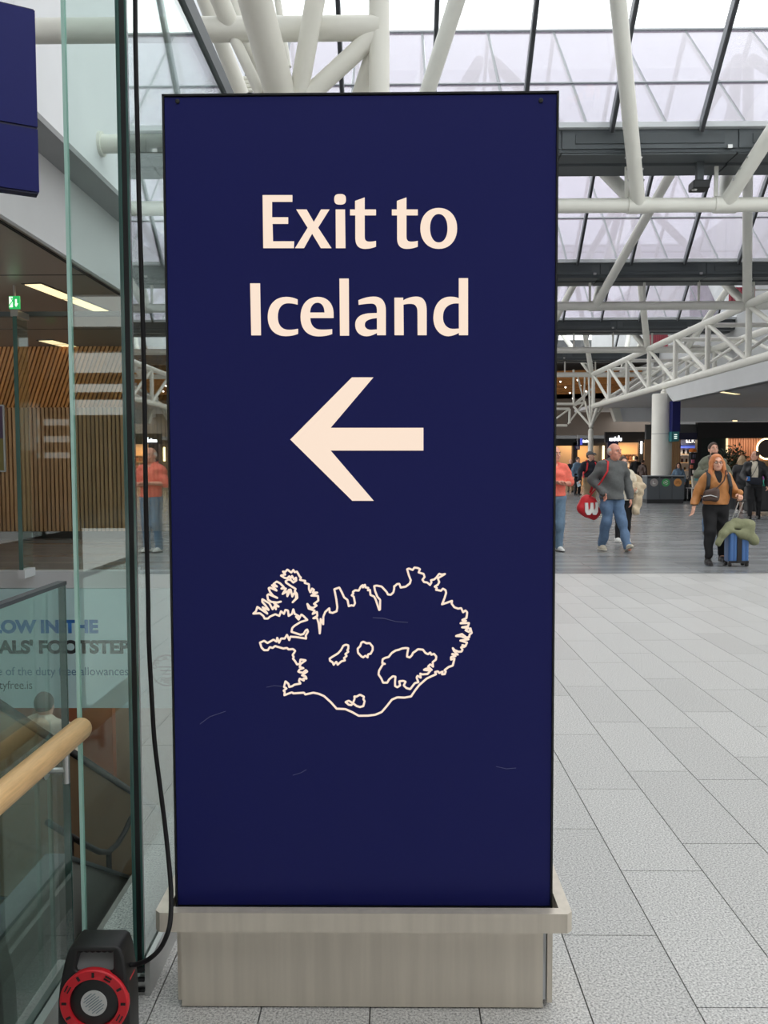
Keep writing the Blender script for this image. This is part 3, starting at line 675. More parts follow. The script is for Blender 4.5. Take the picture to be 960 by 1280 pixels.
rail.prism([(ra+ch,YR),(rb-ch,YR),(rb,YR+ch),(rb,YR+T),(ra,YR+T),(ra,YR+ch)], lambda p,s: Vector((p[0],p[1],rz0 if s==0 else rz1)))
r1 = rail.build('front_rail', M['steel'], sg)
MB().box(ra,ra+T,YR+T,yB,rz0,rz1).build('side_rail', M['steel'], sg)
MB().box(rb-T,rb,YR+T,yB,rz0,rz1).build('side_rail', M['steel'], sg)
MB().box(ra+T,rb-T,yB-T,yB,rz0,rz1).build('rear_rail', M['steel'], sg)
for x in (Lb+.03,Rb-.06): MB().box(x,x+.03,YR+T,SY+.01,rz0+.005,rz0+.02).build('rail_bracket', M['steel'], sg)
# ================================================================== LEFT SIDE: SCREENS, BALUSTRADE, BANNER
GX = -.71                 # plane of the tall screen beside the sign
YC = 2.36                 # its near corner
gp = thing('glass_screen', 'tall double-glazed screen with black edge spacer close beside the sign', 'glass screen', (GX,YC,0))
def pane(x0,x1,y0,y1,z0,z1,m,name,par): return MB().box(x0,x1,y0,y1,z0,z1).build(name, m, par)
HT = 3.05
pane(GX-.006,GX,YC+.012,5.3,.06,HT,M['glass_side'],'outer_pane',gp)
pane(GX-.026,GX-.020,YC+.012,5.3,.06,HT,M['glass_side'],'inner_pane',gp)
pane(GX-.020,GX-.006,YC+.002,YC+.03,.06,HT,M['spacer'],'spacer_bar',gp)
pane(GX-.006,GX+.0,YC,YC+.012,.06,HT,M['glass_edge_dark'],'pane_edge',gp)
pane(GX-.026,GX-.020,YC,YC+.012,.06,HT,M['glass_edge_dark'],'pane_edge',gp)
ch = MB().box(GX-.045,GX-.030,YC+.02,5.3,.0,.105).box(GX+.004,GX+.018,YC-.01,5.3,.0,.105).box(GX-.030,GX+.004,YC-.004,5.3,.0,.05).build('floor_channel', M['steel2'], gp)
MB().box(GX+.0181,GX+.0195,YC-.01,5.3,.098,.106).build('channel_lip', M['sill'], ch)
for i in range(3): MB().box(GX-.028,GX+.002,YC-.012,YC-.004,.012+i*.03,.022+i*.03).build('end_clip', M['spacer'], ch)
pane(GX-.04,GX+.012,YC,5.3,HT,HT+.07,M['gutter'],'head_rail',gp)
# narrow return pane
rp = thing('glass_return', 'narrow tall glass pane turning the corner behind the cable reel', 'glass pane', (-.80,YC,0))
RX0, RX1 = -.886, GX-.031
pane(RX0+.009,RX1,YC+.004,YC+.016,.0,HT,M['glass'],'pane',rp)
pane(RX0,RX0+.009,YC+.003,YC+.017,.0,HT,M['glass_edge'],'pane_edge',rp)
pane(RX1,RX1+.004,YC+.002,YC+.018,.0,HT,M['glass_edge_dark'],'pane_edge',rp)
# balustrade
BX = -.935; BE = 2.40; BT = 1.162
bl = thing('glass_balustrade', 'frameless glass balustrade of the stairwell with thin metal cap', 'balustrade', (BX,1.2,0))
for a,b in ((-1.6,.02),(.03,BE)):
    p_ = pane(BX-.009,BX+.009,a,b,.03,BT,M['glass_tint'],'pane',bl)
    pane(BX-.010,BX+.010,b,b+.004,.03,BT,M['glass_edge_dark'],'pane_edge',p_)
pane(BX-.013,BX+.013,-1.6,BE+.004,BT,BT+.010,M['gutter'],'top_cap',bl)
MB().box(BX-.035,BX-.012,-1.6,BE,-.0,.075).box(BX+.012,BX+.035,-1.6,BE,-.0,.075).build('floor_channel', M['steel2'], bl)
hr = thing('wooden_handrail', 'round oak handrail with domed end on a steel bracket', 'handrail', (-.87,1,.81))
he = at(95,908,2.36); HX, HZ = -.868, he.z
pts = [(HX,-1.5,HZ)]+[(HX,2.335,HZ)]; rr = [.031,.031]
for i in range(1,7):
    a = i/6*math.pi/2; pts.append((HX, 2.335+.026*math.sin(a), HZ)); rr.append(max(.031*math.cos(a)**.6, .004))
MB().tube(pts, rr, 28).build('rail', M['wood'], hr)
for yb_ in (2.23,1.0):
    b_ = MB().tube([(HX,yb_,HZ-.02),(HX,yb_,HZ-.112)], .0085, 14).build('bracket', M['steel2'], hr)
    MB().tube([(HX,yb_,HZ-.078),(BX+.012,yb_,HZ-.078)], .0085, 14).build('bracket_arm', M['steel2'], b_)
    MB().tube([(BX+.010,yb_,HZ-.078),(BX+.016,yb_,HZ-.078)], .024, 20).build('bracket_disc', M['steel2'], b_)
# ---- teal banner on the far face of the stairwell
BY = 11.72
zt_, zb_ = at(80,736,BY).z, at(80,885,BY).z
bn = thing('stairwell_banner', 'wide teal printed banner with duty free message over the stairwell', 'banner', (-4.5,BY,zb_))
MB().box(-9,-1.02,BY,BY+.05,zb_,zt_).build('printed_film', M['film'], bn)
def btext(nm, s, x0, x1, base, cap, m, bold):
    o = at(x0,base,BY); w_ = at(x1,base,BY).x-o.x; h = at(x0,base-cap,BY).z-o.z
    return text_mesh(nm, s, m, bn, (o.x,BY-.002,o.z), width=w_, size=h/.72, bold=bold, depth=.003)
btext('headline_line', 'FOLLOW IN THE', -50, 122.5, 790.5, 15.5, M['ink_blue'], .012)
btext('headline_line', "LOCALS' FOOTSTEPS", -48, 172, 816, 15.5, M['ink_black'], .012)
btext('message_line', 'Make use of the duty free allowances', -50, 159.5, 844, 10.8, M['ink_teal'], 0)['kind'] = 'stuff'
btext('web_line', 'dutyfree.is', -14, 40, 861, 10.5, M['ink_black'], 0)
# postmark on the banner
sc_ = at(209,838,BY); sr = 20.5*BY/FPX
rg = MB(); n_ = 40
rg.add([(sc_.x+r*math.cos(2*math.pi*i/n_), BY-.003, sc_.z+r*math.sin(2*math.pi*i/n_)) for r in (sr,sr-.022) for i in range(n_)], [(i,(i+1)%n_,n_+(i+1)%n_,n_+i) for i in range(n_)])
st = rg.build('postmark_ring', M['ink_grey'], bn)
def ringtext(s, a0, a1, r, inward):
    for i,chh in enumerate(s):
        a = math.radians(a0+(a1-a0)*i/(len(s)-1)); d = Vector((math.cos(a),0,math.sin(a))); u = d if not inward else -d; ux = Vector((u.z,0,-u.x))
        if chh == ' ': continue
        text_mesh('postmark_letter', chh, M['ink_grey'], bn, Vector((sc_.x,BY-.001,sc_.z))+d*r-ux*.03, size=.11, depth=.003, ux=ux, uy=u, bold=.003)
ringtext('TAX & DUTY', 170, 10, sr*.66, False); ringtext('FREE', 245, 300, sr*.82, True)
for i in range(3): MB().box(sc_.x-.12+.03*i,sc_.x+.12-.03*i,BY-.004,BY,sc_.z+.04-.05*i,sc_.z+.055-.05*i).build('postmark_line', M['ink_grey'], bn)
# ---- hanging navy sign at the top left
hs = thing('hanging_sign', 'navy two-panel hanging sign cut by the left picture edge', 'sign', at(20,130,5.2))
p0 = at(42,18,5.2); p1 = at(43,243,5.2); pm = at(43,164,5.2)
dv = Vector((-math.cos(math.radians(30)),-math.sin(math.radians(30)),0)); nv = Vector((dv.y,-dv.x,0)).normalized()
def hpanel(za, zb2, nm, m):
    o = Vector((p0.x,5.2,(za+zb2)/2))+dv*.9; MB().obox(o, dv*.9, nv*.05, Vector((0,0,(za-zb2)/2))).build(nm, m, hs)
hpanel(p0.z, pm.z+.008, 'upper_panel', M['navy']); hpanel(pm.z-.008, p1.z, 'lower_panel', M['navy'])
o = Vector((p0.x,5.2,(p0.z+p1.z)/2))+dv*.9; MB().obox(o, dv*.895, nv*.04, Vector((0,0,(p0.z-p1.z)/2+.01))).build('carrier_frame', M['navy_edge'], hs)
for k in (.3,1.5):
    a = Vector((p0.x,5.2,p0.z))+dv*k; MB().tube([a, (a.x,a.y,6.85)], .012, 8).build('suspension_rod', M['steel2'], hs)
# ---- green exit sign and lamps in the arrivals hall
ex = thing('exit_sign', 'small green emergency exit sign hanging under the taupe ceiling', 'exit sign', at(17.5,378,11.2))
a = at(11,370,11.2); b = at(24.5,386,11.2)
MB().box(a.x,b.x,11.2,11.23,b.z,a.z).build('lens', M['exit'], ex)
MB().box((a.x+b.x)/2-.01,(a.x+b.x)/2+.01,11.2,11.23,a.z,3.8).build('stem', M['steel2'], ex)
wx = b.x-a.x
MB().box(a.x+wx*.03,a.x+wx*.36,11.196,11.2,b.z+.02,a.z-.01).build('door_mark', M['exit_w'], ex)
rm = MB(); ox, oz = a.x+wx*.22, b.z+.03
for pp in ([(0,.11),(.02,.07)],[(.02,.07),(-.01,.03),(-.03,0)],[(.02,.07),(.045,.035),(.04,.0)],[(.0,.10),(.04,.09)]): rm.tube([(ox+q[0],11.194,oz+q[1]) for q in pp], .006, 6)
rm.build('running_figure', M['exit'], ex)
curve_fill('arrow_mark', [[(.5,.12),(.75,-.02),(.75,-.0)] and [(.60,.75),(.76,.75),(.76,.42),(.88,.42),(.68,.14),(.48,.42),(.60,.42)]], lambda x,y: Vector((a.x+wx*x,11.2,b.z+(a.z-b.z)*y)), .004, M['exit_w'], ex)
for i,(xa,ya,xb_,yb_,w_) in enumerate(((-4.6,11.1,-4.38,13.05,.22),(-6.46,16.1,-6.3,17.1,.28))):
    o = thing('strip_light', ['warm recessed strip light nearest the exit sign','shorter warm strip light in front of the oak slats'][i], 'light', (xa,ya,3.79), group='strip lights in the arrivals hall')
    MB().bar((xa,ya,3.789),(xb_,yb_,3.789), w_,.012).build('diffuser', M['strip'], o)
    MB().bar((xa-.01,ya-.03,3.794),(xb_+.01,yb_+.03,3.794), w_+.05,.011).build('trim_frame', M['ceil_dark'], o)
    MB().bar(((xa+xb_)/2-w_/2,(ya+yb_)/2,3.782),((xa+xb_)/2+w_/2,(ya+yb_)/2,3.782), .02,.004).build('joint', M['ceil_dark'], o)
po = thing('wall_poster', 'narrow purple and olive poster on the slat wall at the left edge', 'poster', at(3,550,17.36))
a = at(-22,506,17.36); b = at(7.5,590,17.36); mzz = at(0,548,17.36).z
MB().box(a.x,b.x,17.34,17.38,b.z,a.z).build('mount', M['sill'], po)
MB().box(a.x,b.x-.03,17.335,17.34,mzz,a.z-.03).build('purple_field', mat('purple_print', c(84,58,92), .5), po)
MB().box(a.x,b.x-.03,17.335,17.34,b.z+.03,mzz).build('olive_field', mat('olive_print', c(140,128,70), .5), po)
# ---- escalator going down behind the balustrade
es = thing('escalator', 'escalator with black handrails descending into the stairwell', 'escalator', (-3.35,4.1,0))
XA, XB, Y0e, SL = -3.9, -2.8, 4.08, .6
zline = lambda y: -(y-Y0e)*SL
for x in (XA,XB):
    pts = [(x,3.2,.93),(x,3.9,.95),(x,4.4,.80)]+[(x,yy,zline(yy)+.95) for yy in np.linspace(5,11.6,8)]+[(x,12.2,-3.75),(x,12.7,-3.85),(x,13.0,-4.1),(x,12.8,-4.5)]
    MB().tube(pts, .036, 12).build('handrail', M['rubber'], es)
    MB().prism([(3.3,0),(Y0e,0),(12.0,zline(12)),(12.6,zline(12)),(12.6,zline(12)+.85),(11.9,zline(11.9)+.9),(4.4,.75),(3.9,.9),(3.3,.88)], lambda p,s: Vector((x-.006+.012*s,p[0],p[1]))).build('balustrade_panel', M['bronze'], es)
    MB().prism([(3.2,-.3),(3.2,0.02),(Y0e,.02),(12.0,zline(12)+.02),(12.8,zline(12)+.02),(12.8,zline(12)-.6),(4.2,-.6)], lambda p,s: Vector((x-.05+.1*s,p[0],p[1]))).build('skirt', M['bronze'], es)
for i in range(20):
    y = Y0e+i*.4; MB().box(XA+.06,XB-.06,y,y+.42,zline(y)-.3,zline(y)-.0).build('step', M['gutter'], es)
MB().tube([(-2.82,6.6,zline(6.6)+.5),(-2.82,6.4,zline(6.4)-.1)], .012, 6).build('yellow_strip', mat('yellow_plastic', c(220,190,90), .5), es)
sh = thing('stair_handrail', 'thin black handrail loop below the escalator', 'handrail', at(130,1066,5.95))
ps = [at(px,py,2.0*1080/(493-px)) for px,py in ((60,1028),(88,1045),(110,1058),(125,1065),(136,1065),(147,1055),(156,1040),(164,1022))]
MB().tube(ps, .020, 10).build('rail', M['rubber'], sh)
MB().tube([ps[1],(ps[1].x,ps[1].y,-5.5)], .02, 8).build('post', M['rubber'], sh); MB().tube([ps[4],(ps[4].x,ps[4].y,-5.5)], .02, 8).build('post', M['rubber'], sh)

# ================================================================== CABLE REEL
RY = 2.10
rx0, rx1 = at(72,1240,RY).x, at(158,1240,RY).x; rt = at(120,1183,RY).z
rl = thing('cable_reel', 'black portable cable reel with red ring standing by the glass corner', 'cable reel', ((rx0+rx1)/2,RY+.045,0))
W = rx1-rx0; xc = (rx0+rx1)/2
prof = [(-.5,0),(.5,0),(.52,.10),(.52,.50),(.50,.66),(.45,.90),(.41,.98),(.36,1.0),(-.27,1.0),(-.33,.97),(-.38,.88),(-.47,.64),(-.50,.5),(-.52,.10)]
prof = [(xc+x*W, z*rt) for x,z in prof]
hole = [(-.22,.965),(.33,.965),(.33,.79),(.29,.755),(-.23,.755),(-.27,.79)]
cuv = bpy.data.curves.new('tmp','CURVE'); cuv.dimensions='2D'; cuv.fill_mode='BOTH'; cuv.extrude=.036; cuv.bevel_depth=.006; cuv.bevel_resolution=2
for lp in (prof, [(xc+x*W, z*rt) for x,z in hole]):
    sp = cuv.splines.new('POLY'); sp.points.add(len(lp)-1); sp.use_cyclic_u=True
    cx_ = sum(p[0] for p in lp)/len(lp); cz_ = sum(p[1] for p in lp)/len(lp)
    for i,p in enumerate(lp):
        s_ = .95 if lp is prof else 1.04; sp.points[i].co = (cx_+(p[0]-cx_)*s_, cz_+(p[1]-cz_)*s_, 0, 1)
ob = bpy.data.objects.new('tmp',cuv); COL.objects.link(ob); bpy.context.view_layer.update()
me = bpy.data.meshes.new_from_object(ob.evaluated_get(bpy.context.evaluated_depsgraph_get())); bpy.data.objects.remove(ob)
off = wloc(rl); zmin = min(v.co.y for v in me.vertices)
for v in me.vertices: v.co = (v.co.x-off.x, RY+.045-v.co.z-off.y, v.co.y-zmin)
me.materials.clear(); me.materials.append(M['black']); link('housing', me, rl)
grip = MB()
for i in range(6): grip.lathe([(.006,-.010),(.009,-.005),(.010,0),(.009,.005),(.006,.010)], (xc-.17*W+i*.086*W,RY+.014,.955*rt), 12, 'X')
grip.build('grip', M['rubber'], rl)
MB().prism([(RY+.010,.745*rt),(RY+.045,.96*rt),(RY+.060,.96*rt),(RY+.060,.745*rt)], lambda p,s: Vector((xc-.30*W+.66*W*s,p[0],p[1]))).build('recess_panel', mat('dark_recess', c(120,121,122), .6), rl)
dc = at(118,1253,RY); dz = dc.z; R1, R2, R3 = .0875, .062, .033
def disc(r0, r1, y0, y1, m, nm, par):
    return MB().lathe([(r0,0),(r1,0),(r1,y0-y1),(r0,y0-y1)], (dc.x,y0,dz), 48, 'Y').build(nm, m, par)
yf = RY+.009
MB().lathe([(R1,0),(R1,-.012),(R1-.003,-.015),(R2+.001,-.015),(R2,-.008)], (dc.x,yf,dz), 56, 'Y').build('red_ring', M['red'], rl)
rg_ = rl.children[-1]
for k in range(12):
    a = math.pi/2-k*math.pi/6+.0; d = Vector((math.cos(a),0,math.sin(a))); tq = Vector((-d.z,0,d.x)); cpt = Vector((dc.x,yf-.015,dz))+d*(R1+R2)/2
    if k%3 == 0 or k%3 == 2: MB().obox(cpt, tq*.003, d*.006, Vector((0,.002,0))).build('slot', M['spacer'], rg_)
    else:
        for s in (-1,1): MB().obox(cpt+d*.004*s, tq*.009, d*.0016, Vector((0,.002,0))).build('slot', M['spacer'], rg_)
MB().lathe([(R2,0),(R2,-.008),(R2-.004,-.011),(.0,-.011)], (dc.x,yf,dz), 48, 'Y').build('black_disc', M['black'], rl)
lb = MB().lathe([(R3,-.011),(R3,-.0135),(0,-.0135)], (dc.x,yf,dz), 40, 'Y').build('rating_label', mat('silver_label', c(188,188,186), .4), rl)
for i in range(9):
    t_ = (i-4)*.0058; hl = math.sqrt(max(R3*R3-t_*t_,0))*.72; a = math.radians(38); u = Vector((math.cos(a),0,math.sin(a))); v_ = Vector((-u.z,0,u.x))
    MB().obox(Vector((dc.x,yf-.0137,dz))+v_*t_, u*hl*(.95 if i%2 else .7), Vector((0,.0004,0)), v_*.0009).build('print_line', M['ink_grey'], lb)
for sx in (-1,1): MB().bbox(xc+sx*.36*W-.02,xc+sx*.36*W+.02,RY-.003,RY+.093,0,.03,.006).build('foot', M['rubber'], rl)
MB().box(rx1-.012,rx1+.002,RY+.025,RY+.065,.40*rt,.66*rt).build('red_insert', M['red'], rl)
# cable from the reel up past the sign
cb_ = [(163,1206,2.14),(172,1205,2.14),(186,1199,2.13),(200,1186,2.12),(209,1168,2.12),(213,1150,2.14),(214,1120,2.18),(212,1088,2.24),(206,1030,2.28),(199,975,2.30),(193,925,2.30),(189,860,2.30),(186,800,2.30),(185,740,2.30),(182.5,640,2.30),(181,520,2.30),(179,420,2.30),(176,320,2.30),(173.5,240,2.30),(171.5,150,2.30),(169.5,60,2.30),(169,0,2.30),(168,-120,2.30),(167,-330,2.30)]
P = [at(*q) for q in cb_]
# smooth it
Q = []
for i in range(len(P)-1):
    a0 = P[max(i-1,0)]; a1 = P[i]; a2 = P[i+1]; a3 = P[min(i+2,len(P)-1)]
    for t_ in (0,.25,.5,.75): Q.append(.5*((2*a1)+(a2-a0)*t_+(2*a0-5*a1+4*a2-a3)*t_*t_+(3*a1-a0-3*a2+a3)*t_**3))
Q.append(P[-1])
tag(MB().tube(Q, .0062, 10).build('power_cable', M['rubber']), 'black power cable rising from the reel between glass and blue sign', 'cable')
# ================================================================== PEOPLE: smooth implicit surfaces meshed once, in metres, facing -Y
BIG = 9.0
def R3(yaw=0, pitch=0, roll=0):
    return np.array(Matrix.Rotation(yaw,3,'Z') @ Matrix.Rotation(pitch,3,'X') @ Matrix.Rotation(roll,3,'Y'))
def cone(a, b, ra, rb, fy=1.0, k=.02): return dict(t='c', a=np.array(a,float), b=np.array(b,float), ra=ra, rb=rb, fy=fy, k=k)
def ell(c_, r, rot=None, k=.02): return dict(t='e', c=np.array(c_,float), r=np.array(r,float), rot=rot, k=k)
def grow(p, e):
    q = dict(p)
    if q['t'] == 'c': q['ra'] = p['ra']+e; q['rb'] = p['rb']+e
    else: q['r'] = p['r']+e
    return q
def bounds(p):
    if p['t'] == 'c':
        r = max(p['ra'],p['rb'])*max(1,p['fy']); return np.minimum(p['a'],p['b'])-r, np.maximum(p['a'],p['b'])+r
    r = p['r'].max(); return p['c']-r, p['c']+r
def evalp(p, X, Y, Z):
    if p['t'] == 'c':
        ba = p['b']-p['a']; L2 = max(ba@ba, 1e-9); qx, qy, qz = X-p['a'][0], Y-p['a'][1], Z-p['a'][2]
        h = np.clip((qx*ba[0]+qy*ba[1]+qz*ba[2])/L2, 0, 1)
        dx, dy, dz = qx-h*ba[0], (qy-h*ba[1])/p['fy'], qz-h*ba[2]
        return (np.sqrt(dx*dx+dy*dy+dz*dz)-(p['ra']+(p['rb']-p['ra'])*h))*min(1,p['fy'])
    qx, qy, qz = X-p['c'][0], Y-p['c'][1], Z-p['c'][2]
    if p['rot'] is not None:
        m = p['rot']; qx, qy, qz = m[0,0]*qx+m[1,0]*qy+m[2,0]*qz, m[0,1]*qx+m[1,1]*qy+m[2,1]*qz, m[0,2]*qx+m[1,2]*qy+m[2,2]*qz
    r = p['r']; k0 = np.sqrt((qx/r[0])**2+(qy/r[1])**2+(qz/r[2])**2); k1 = np.sqrt((qx/r[0]**2)**2+(qy/r[1]**2)**2+(qz/r[2]**2)**2)+1e-9
    return k0*(k0-1)/k1
def axis(lo, hi, h, fine):
    out = [lo]
    while out[-1] < hi:
        x = out[-1]; s = h
        for a,b,hf in fine:
            if a-h <= x <= b: s = min(s, hf)
        out.append(x+s)
    return np.array(out)
def sdf_mesh(name, prims, m, parent, h=.016, fine=(), cuts=(), subs=(), wrinkle=0, scale=1.0, seed=0, keepname=True):
    lo = np.min([bounds(p)[0] for p in prims], axis=0)-2.5*h; hi = np.max([bounds(p)[1] for p in prims], axis=0)+2.5*h
    ax = [axis(lo[i], hi[i], h, [(f[0][i],f[1][i],f[2]) for f in fine]) for i in range(3)]
    D = np.full((len(ax[0]),len(ax[1]),len(ax[2])), BIG)
    def blend(p, sub=False):
        l, u = bounds(p); mg = .12
        sl = [slice(max(np.searchsorted(ax[i], l[i]-mg)-1,0), np.searchsorted(ax[i], u[i]+mg)+1) for i in range(3)]
        d = evalp(p, ax[0][sl[0]][:,None,None], ax[1][sl[1]][None,:,None], ax[2][sl[2]][None,None,:])
        o = D[sl[0],sl[1],sl[2]]; k = p['k']
        if sub: D[sl[0],sl[1],sl[2]] = np.maximum(o, -d); return
        hh = np.clip(.5+.5*(o-d)/k, 0, 1); r = o+(d-o)*hh-k*hh*(1-hh)
        D[sl[0],sl[1],sl[2]] = np.where(o >= BIG-1e-6, d, r)
    for p in prims: blend(p)
    X, Y, Z = ax[0][:,None,None], ax[1][None,:,None], ax[2][None,None,:]
    if wrinkle:
        rs = np.random.RandomState(seed)
        for i in range(5):
            d = rs.normal(size=3)*np.array([1,.8,1.3]); d /= np.linalg.norm(d); f = rs.uniform(14,42)
            D = D + wrinkle*np.sin(f*(d[0]*X+d[1]*Y+d[2]*Z)+rs.uniform(0,6)+1.5*np.sin(9*Z+i))/2.2
    for p in subs: blend(p, True)
    for (n_, d_) in cuts: D = np.maximum(D, n_[0]*X+n_[1]*Y+n_[2]*Z-d_)
    S = D < 0
    if not S.any(): return None
    c8 = [S[i:S.shape[0]-1+i, j:S.shape[1]-1+j, k:S.shape[2]-1+k] for i in (0,1) for j in (0,1) for k in (0,1)]
    tot = sum(q.astype(np.int8) for q in c8); act = (tot > 0)&(tot < 8)
    idx = np.full(act.shape, -1, np.int64); ijk = np.argwhere(act); idx[act] = np.arange(len(ijk))
    acc = np.zeros((len(ijk),3)); cn = np.zeros(len(ijk)); I, Jx, K = ijk.T
    for a_ in range(3):
        for u in (0,1):
            for v in (0,1):
                o0 = [0,0,0]; b_, c_ = [q for q in range(3) if q != a_]; o0[b_] = u; o0[c_] = v; o1 = list(o0); o1[a_] = 1
                d0 = D[I+o0[0],Jx+o0[1],K+o0[2]]; d1 = D[I+o1[0],Jx+o1[1],K+o1[2]]; mk = (d0 < 0) != (d1 < 0)
                t = np.where(mk, d0/np.where(mk, d0-d1, 1), 0)
                g0 = np.stack([ax[0][I+o0[0]],ax[1][Jx+o0[1]],ax[2][K+o0[2]]],1); g1 = np.stack([ax[0][I+o1[0]],ax[1][Jx+o1[1]],ax[2][K+o1[2]]],1)
                acc += np.where(mk[:,None], g0+(g1-g0)*t[:,None], 0); cn += mk
    V = acc/np.maximum(cn,1)[:,None]
    F = []
    for a_ in range(3):
        b_, c_ = (a_+1)%3, (a_+2)%3
        s0 = [slice(None)]*3; s1 = [slice(None)]*3; s0[a_] = slice(0,-1); s1[a_] = slice(1,None)
        A0, A1_ = S[tuple(s0)], S[tuple(s1)]; e = np.argwhere(A0 != A1_)
        e = e[(e[:,b_] > 0)&(e[:,c_] > 0)&(e[:,b_] < S.shape[b_]-1)&(e[:,c_] < S.shape[c_]-1)]
        if not len(e): continue
        ins = A0[tuple(e.T)]
        def g(db,dc):
            q = e.copy(); q[:,b_] += db; q[:,c_] += dc; return idx[tuple(q.T)]
        quad = np.stack([g(-1,-1),g(0,-1),g(0,0),g(-1,0)],1); quad[~ins] = quad[~ins][:,::-1]; F.append(quad)
    F = np.concatenate(F); F = F[(F >= 0).all(1)]
    me = bpy.data.meshes.new(name); me.from_pydata((V*scale).tolist(), [], F.tolist()); me.update()
    me.polygons.foreach_set('use_smooth', [True]*len(me.polygons)); me.materials.append(m)
    return link(name, me, parent)
def unit(v): v = np.array(v,float); return v/np.linalg.norm(v)
def hand(wr, d, side, curl=.5, palm=None, k=.006):
    "palm, four unequal fingers with two bends and a side thumb; d points to the fingertips, side = towards the thumb"
    wr = np.array(wr,float); d = unit(d); s = np.array(side,float); s = unit(s-d*(s@d)); n = np.cross(d, s)
    if palm is not None and n@np.array(palm) < 0: n = -n
    pr = []
    for f in (-.5,0,.5): pr.append(cone(wr+s*f*.03, wr+d*.085+s*f*.055, .017, .015, k=.012))
    for i,(o,L) in enumerate(((.034,.068),(.012,.078),(-.011,.072),(-.033,.056))):
        b0 = wr+d*.085+s*o; b1 = b0+unit(d+n*curl*.7)*L*.5; b2 = b1+unit(d*(1-curl*.8)+n*curl*1.6)*L*.5
        pr += [cone(b0,b1,.0098,.009,k=k), cone(b1,b2,.009,.0075,k=k)]
    t0 = wr+d*.025+s*.03; t1 = t0+unit(d*.7+s*.8+n*.3)*.045; t2 = t1+unit(d+s*.1+n*.5)*.03
    pr += [cone(t0,t1,.013,.011,k=.008), cone(t1,t2,.011,.009,k=k)]
    return pr
SKIN = mat('skin_light', c(222,170,145), .55, noise=(12,.04)); SKIN2 = mat('skin_rosy', c(214,150,128), .55, noise=(12,.05))
EYE = mat('dark_eye', c(40,30,26), .3); LIP = mat('lip', c(170,96,88), .5); BROW = mat('brow_hair', c(72,54,40), .8)
WHITEEYE = mat('eye_white', c(225,220,214), .4)
def person(label, loc, rot, H, J, clothes, hair, headyaw=0, headpitch=0, bulk=1.0, skin=None, h=.015, detail=True, group=None, hands=(.5,.5), noses=1.0, brow=None, female=False, hs=1.08):
    """J: joints in a 1.75 m body: kl kr al ar (knees, ankles) el er wl wr (elbows, wrists); l is the viewer's left when the figure faces the camera"""
    skin = skin or SKIN; sc = H/1.75; root = thing('person', label, 'person', loc, rot, group)
    lean = np.array(J.get('lean',(0,0,0)),float)
    hip = np.array((0,0,.93)); che = np.array((0,0,1.28))+lean*.7; shz = 1.395
    shw = .165 if female else .18
    sl, sr = np.array((-shw,0,shz))+lean+np.array(J.get('dsl',(0,0,0))), np.array((shw,0,shz))+lean+np.array(J.get('dsr',(0,0,0)))
    nk = np.array((0,.015,1.45))+lean; hc = np.array((0,-.015,1.635))+lean+np.array(J.get('dh',(0,0,0))); hr_ = R3(headyaw, headpitch)
    hd = lambda x,y,z: hc+hr_@(np.array((x,y,z))*hs)
    g = {}
    b = bulk
    g['torso'] = [cone(hip+(0,0,.06), che, .118*b, .142*b, .68, .03), cone(che, che+(0,0,.05), .145*b, .135*b, .68, .04), cone(sl+(.06,0,-.03), sr+(-.06,0,-.03), .07,.07,.9,.05), cone(nk+(0,.01,-.01), sl+(.03,0,.005), .048,.045,1,.05), cone(nk+(0,.01,-.01), sr+(-.03,0,.005), .048,.045,1,.05)]
    if female: g['torso'] += [ell(che+(-.065,-.075,.0), (.06,.055,.06), k=.04), ell(che+(.065,-.075,.0), (.06,.055,.06), k=.04)]
    g['pelvis'] = [cone(hip+(-.055,0,-.0), hip+(.055,0,-.0), .118*b, .118*b, .85, .04)]
    kl, kr, al, ar = (np.array(J[q],float) for q in ('kl','kr','al','ar')); el, er, wl_, wr_ = (np.array(J[q],float) for q in ('el','er','wl','wr'))
    hl, hr2 = hip+(-.09,0,-.05), hip+(.09,0,-.05)
    g['legl'] = [cone(hl,kl,.088*b,.058*b,1,.02), cone(kl,al,.058*b,.038,1,.03)]
    g['legr'] = [cone(hr2,kr,.088*b,.058*b,1,.02), cone(kr,ar,.058*b,.038,1,.03)]
    g['upl'] = [cone(sl,el,.050*b,.040*b,1,.03)]; g['upr'] = [cone(sr,er,.050*b,.040*b,1,.03)]
    g['fol'] = [cone(el,wl_,.041*b,.027,1,.02)]; g['for'] = [cone(er,wr_,.041*b,.027,1,.02)]
    dl, dr = unit(wl_-el), unit(wr_-er)
    g['hal'] = hand(wl_, J.get('hl',dl), J.get('tl',(.3,-1,.2)), hands[0], J.get('pl')); g['har'] = hand(wr_, J.get('hr',dr), J.get('tr',(-.3,-1,.2)), hands[1], J.get('pr'))
    g['neck'] = [cone(nk+(0,0,-.03), hc+(0,.012,-.06), .056 if not female else .048, .052 if not female else .045,1,.03)]
    g['head'] = [ell(hd(0,.012,.02),(.077,.096,.098),hr_,.02), ell(hd(0,-.022,-.055),(.060,.068,.066),hr_,.03), ell(hd(0,-.045,-.093),(.028,.03,.024),hr_,.025),
        cone(hd(0,-.088,.012),hd(0,-.112*noses,-.026),.008,.0135,1,.014), cone(hd(-.034,-.080,.026),hd(.034,-.080,.026),.010,.010,1,.018),
        ell(hd(-.079,.012,-.015),(.009,.020,.030),hr_,.008), ell(hd(.079,.012,-.015),(.009,.020,.030),hr_,.008),
        ell(hd(-.042,-.062,-.030),(.02,.02,.02),hr_,.02), ell(hd(.042,-.062,-.030),(.02,.02,.02),hr_,.02)]
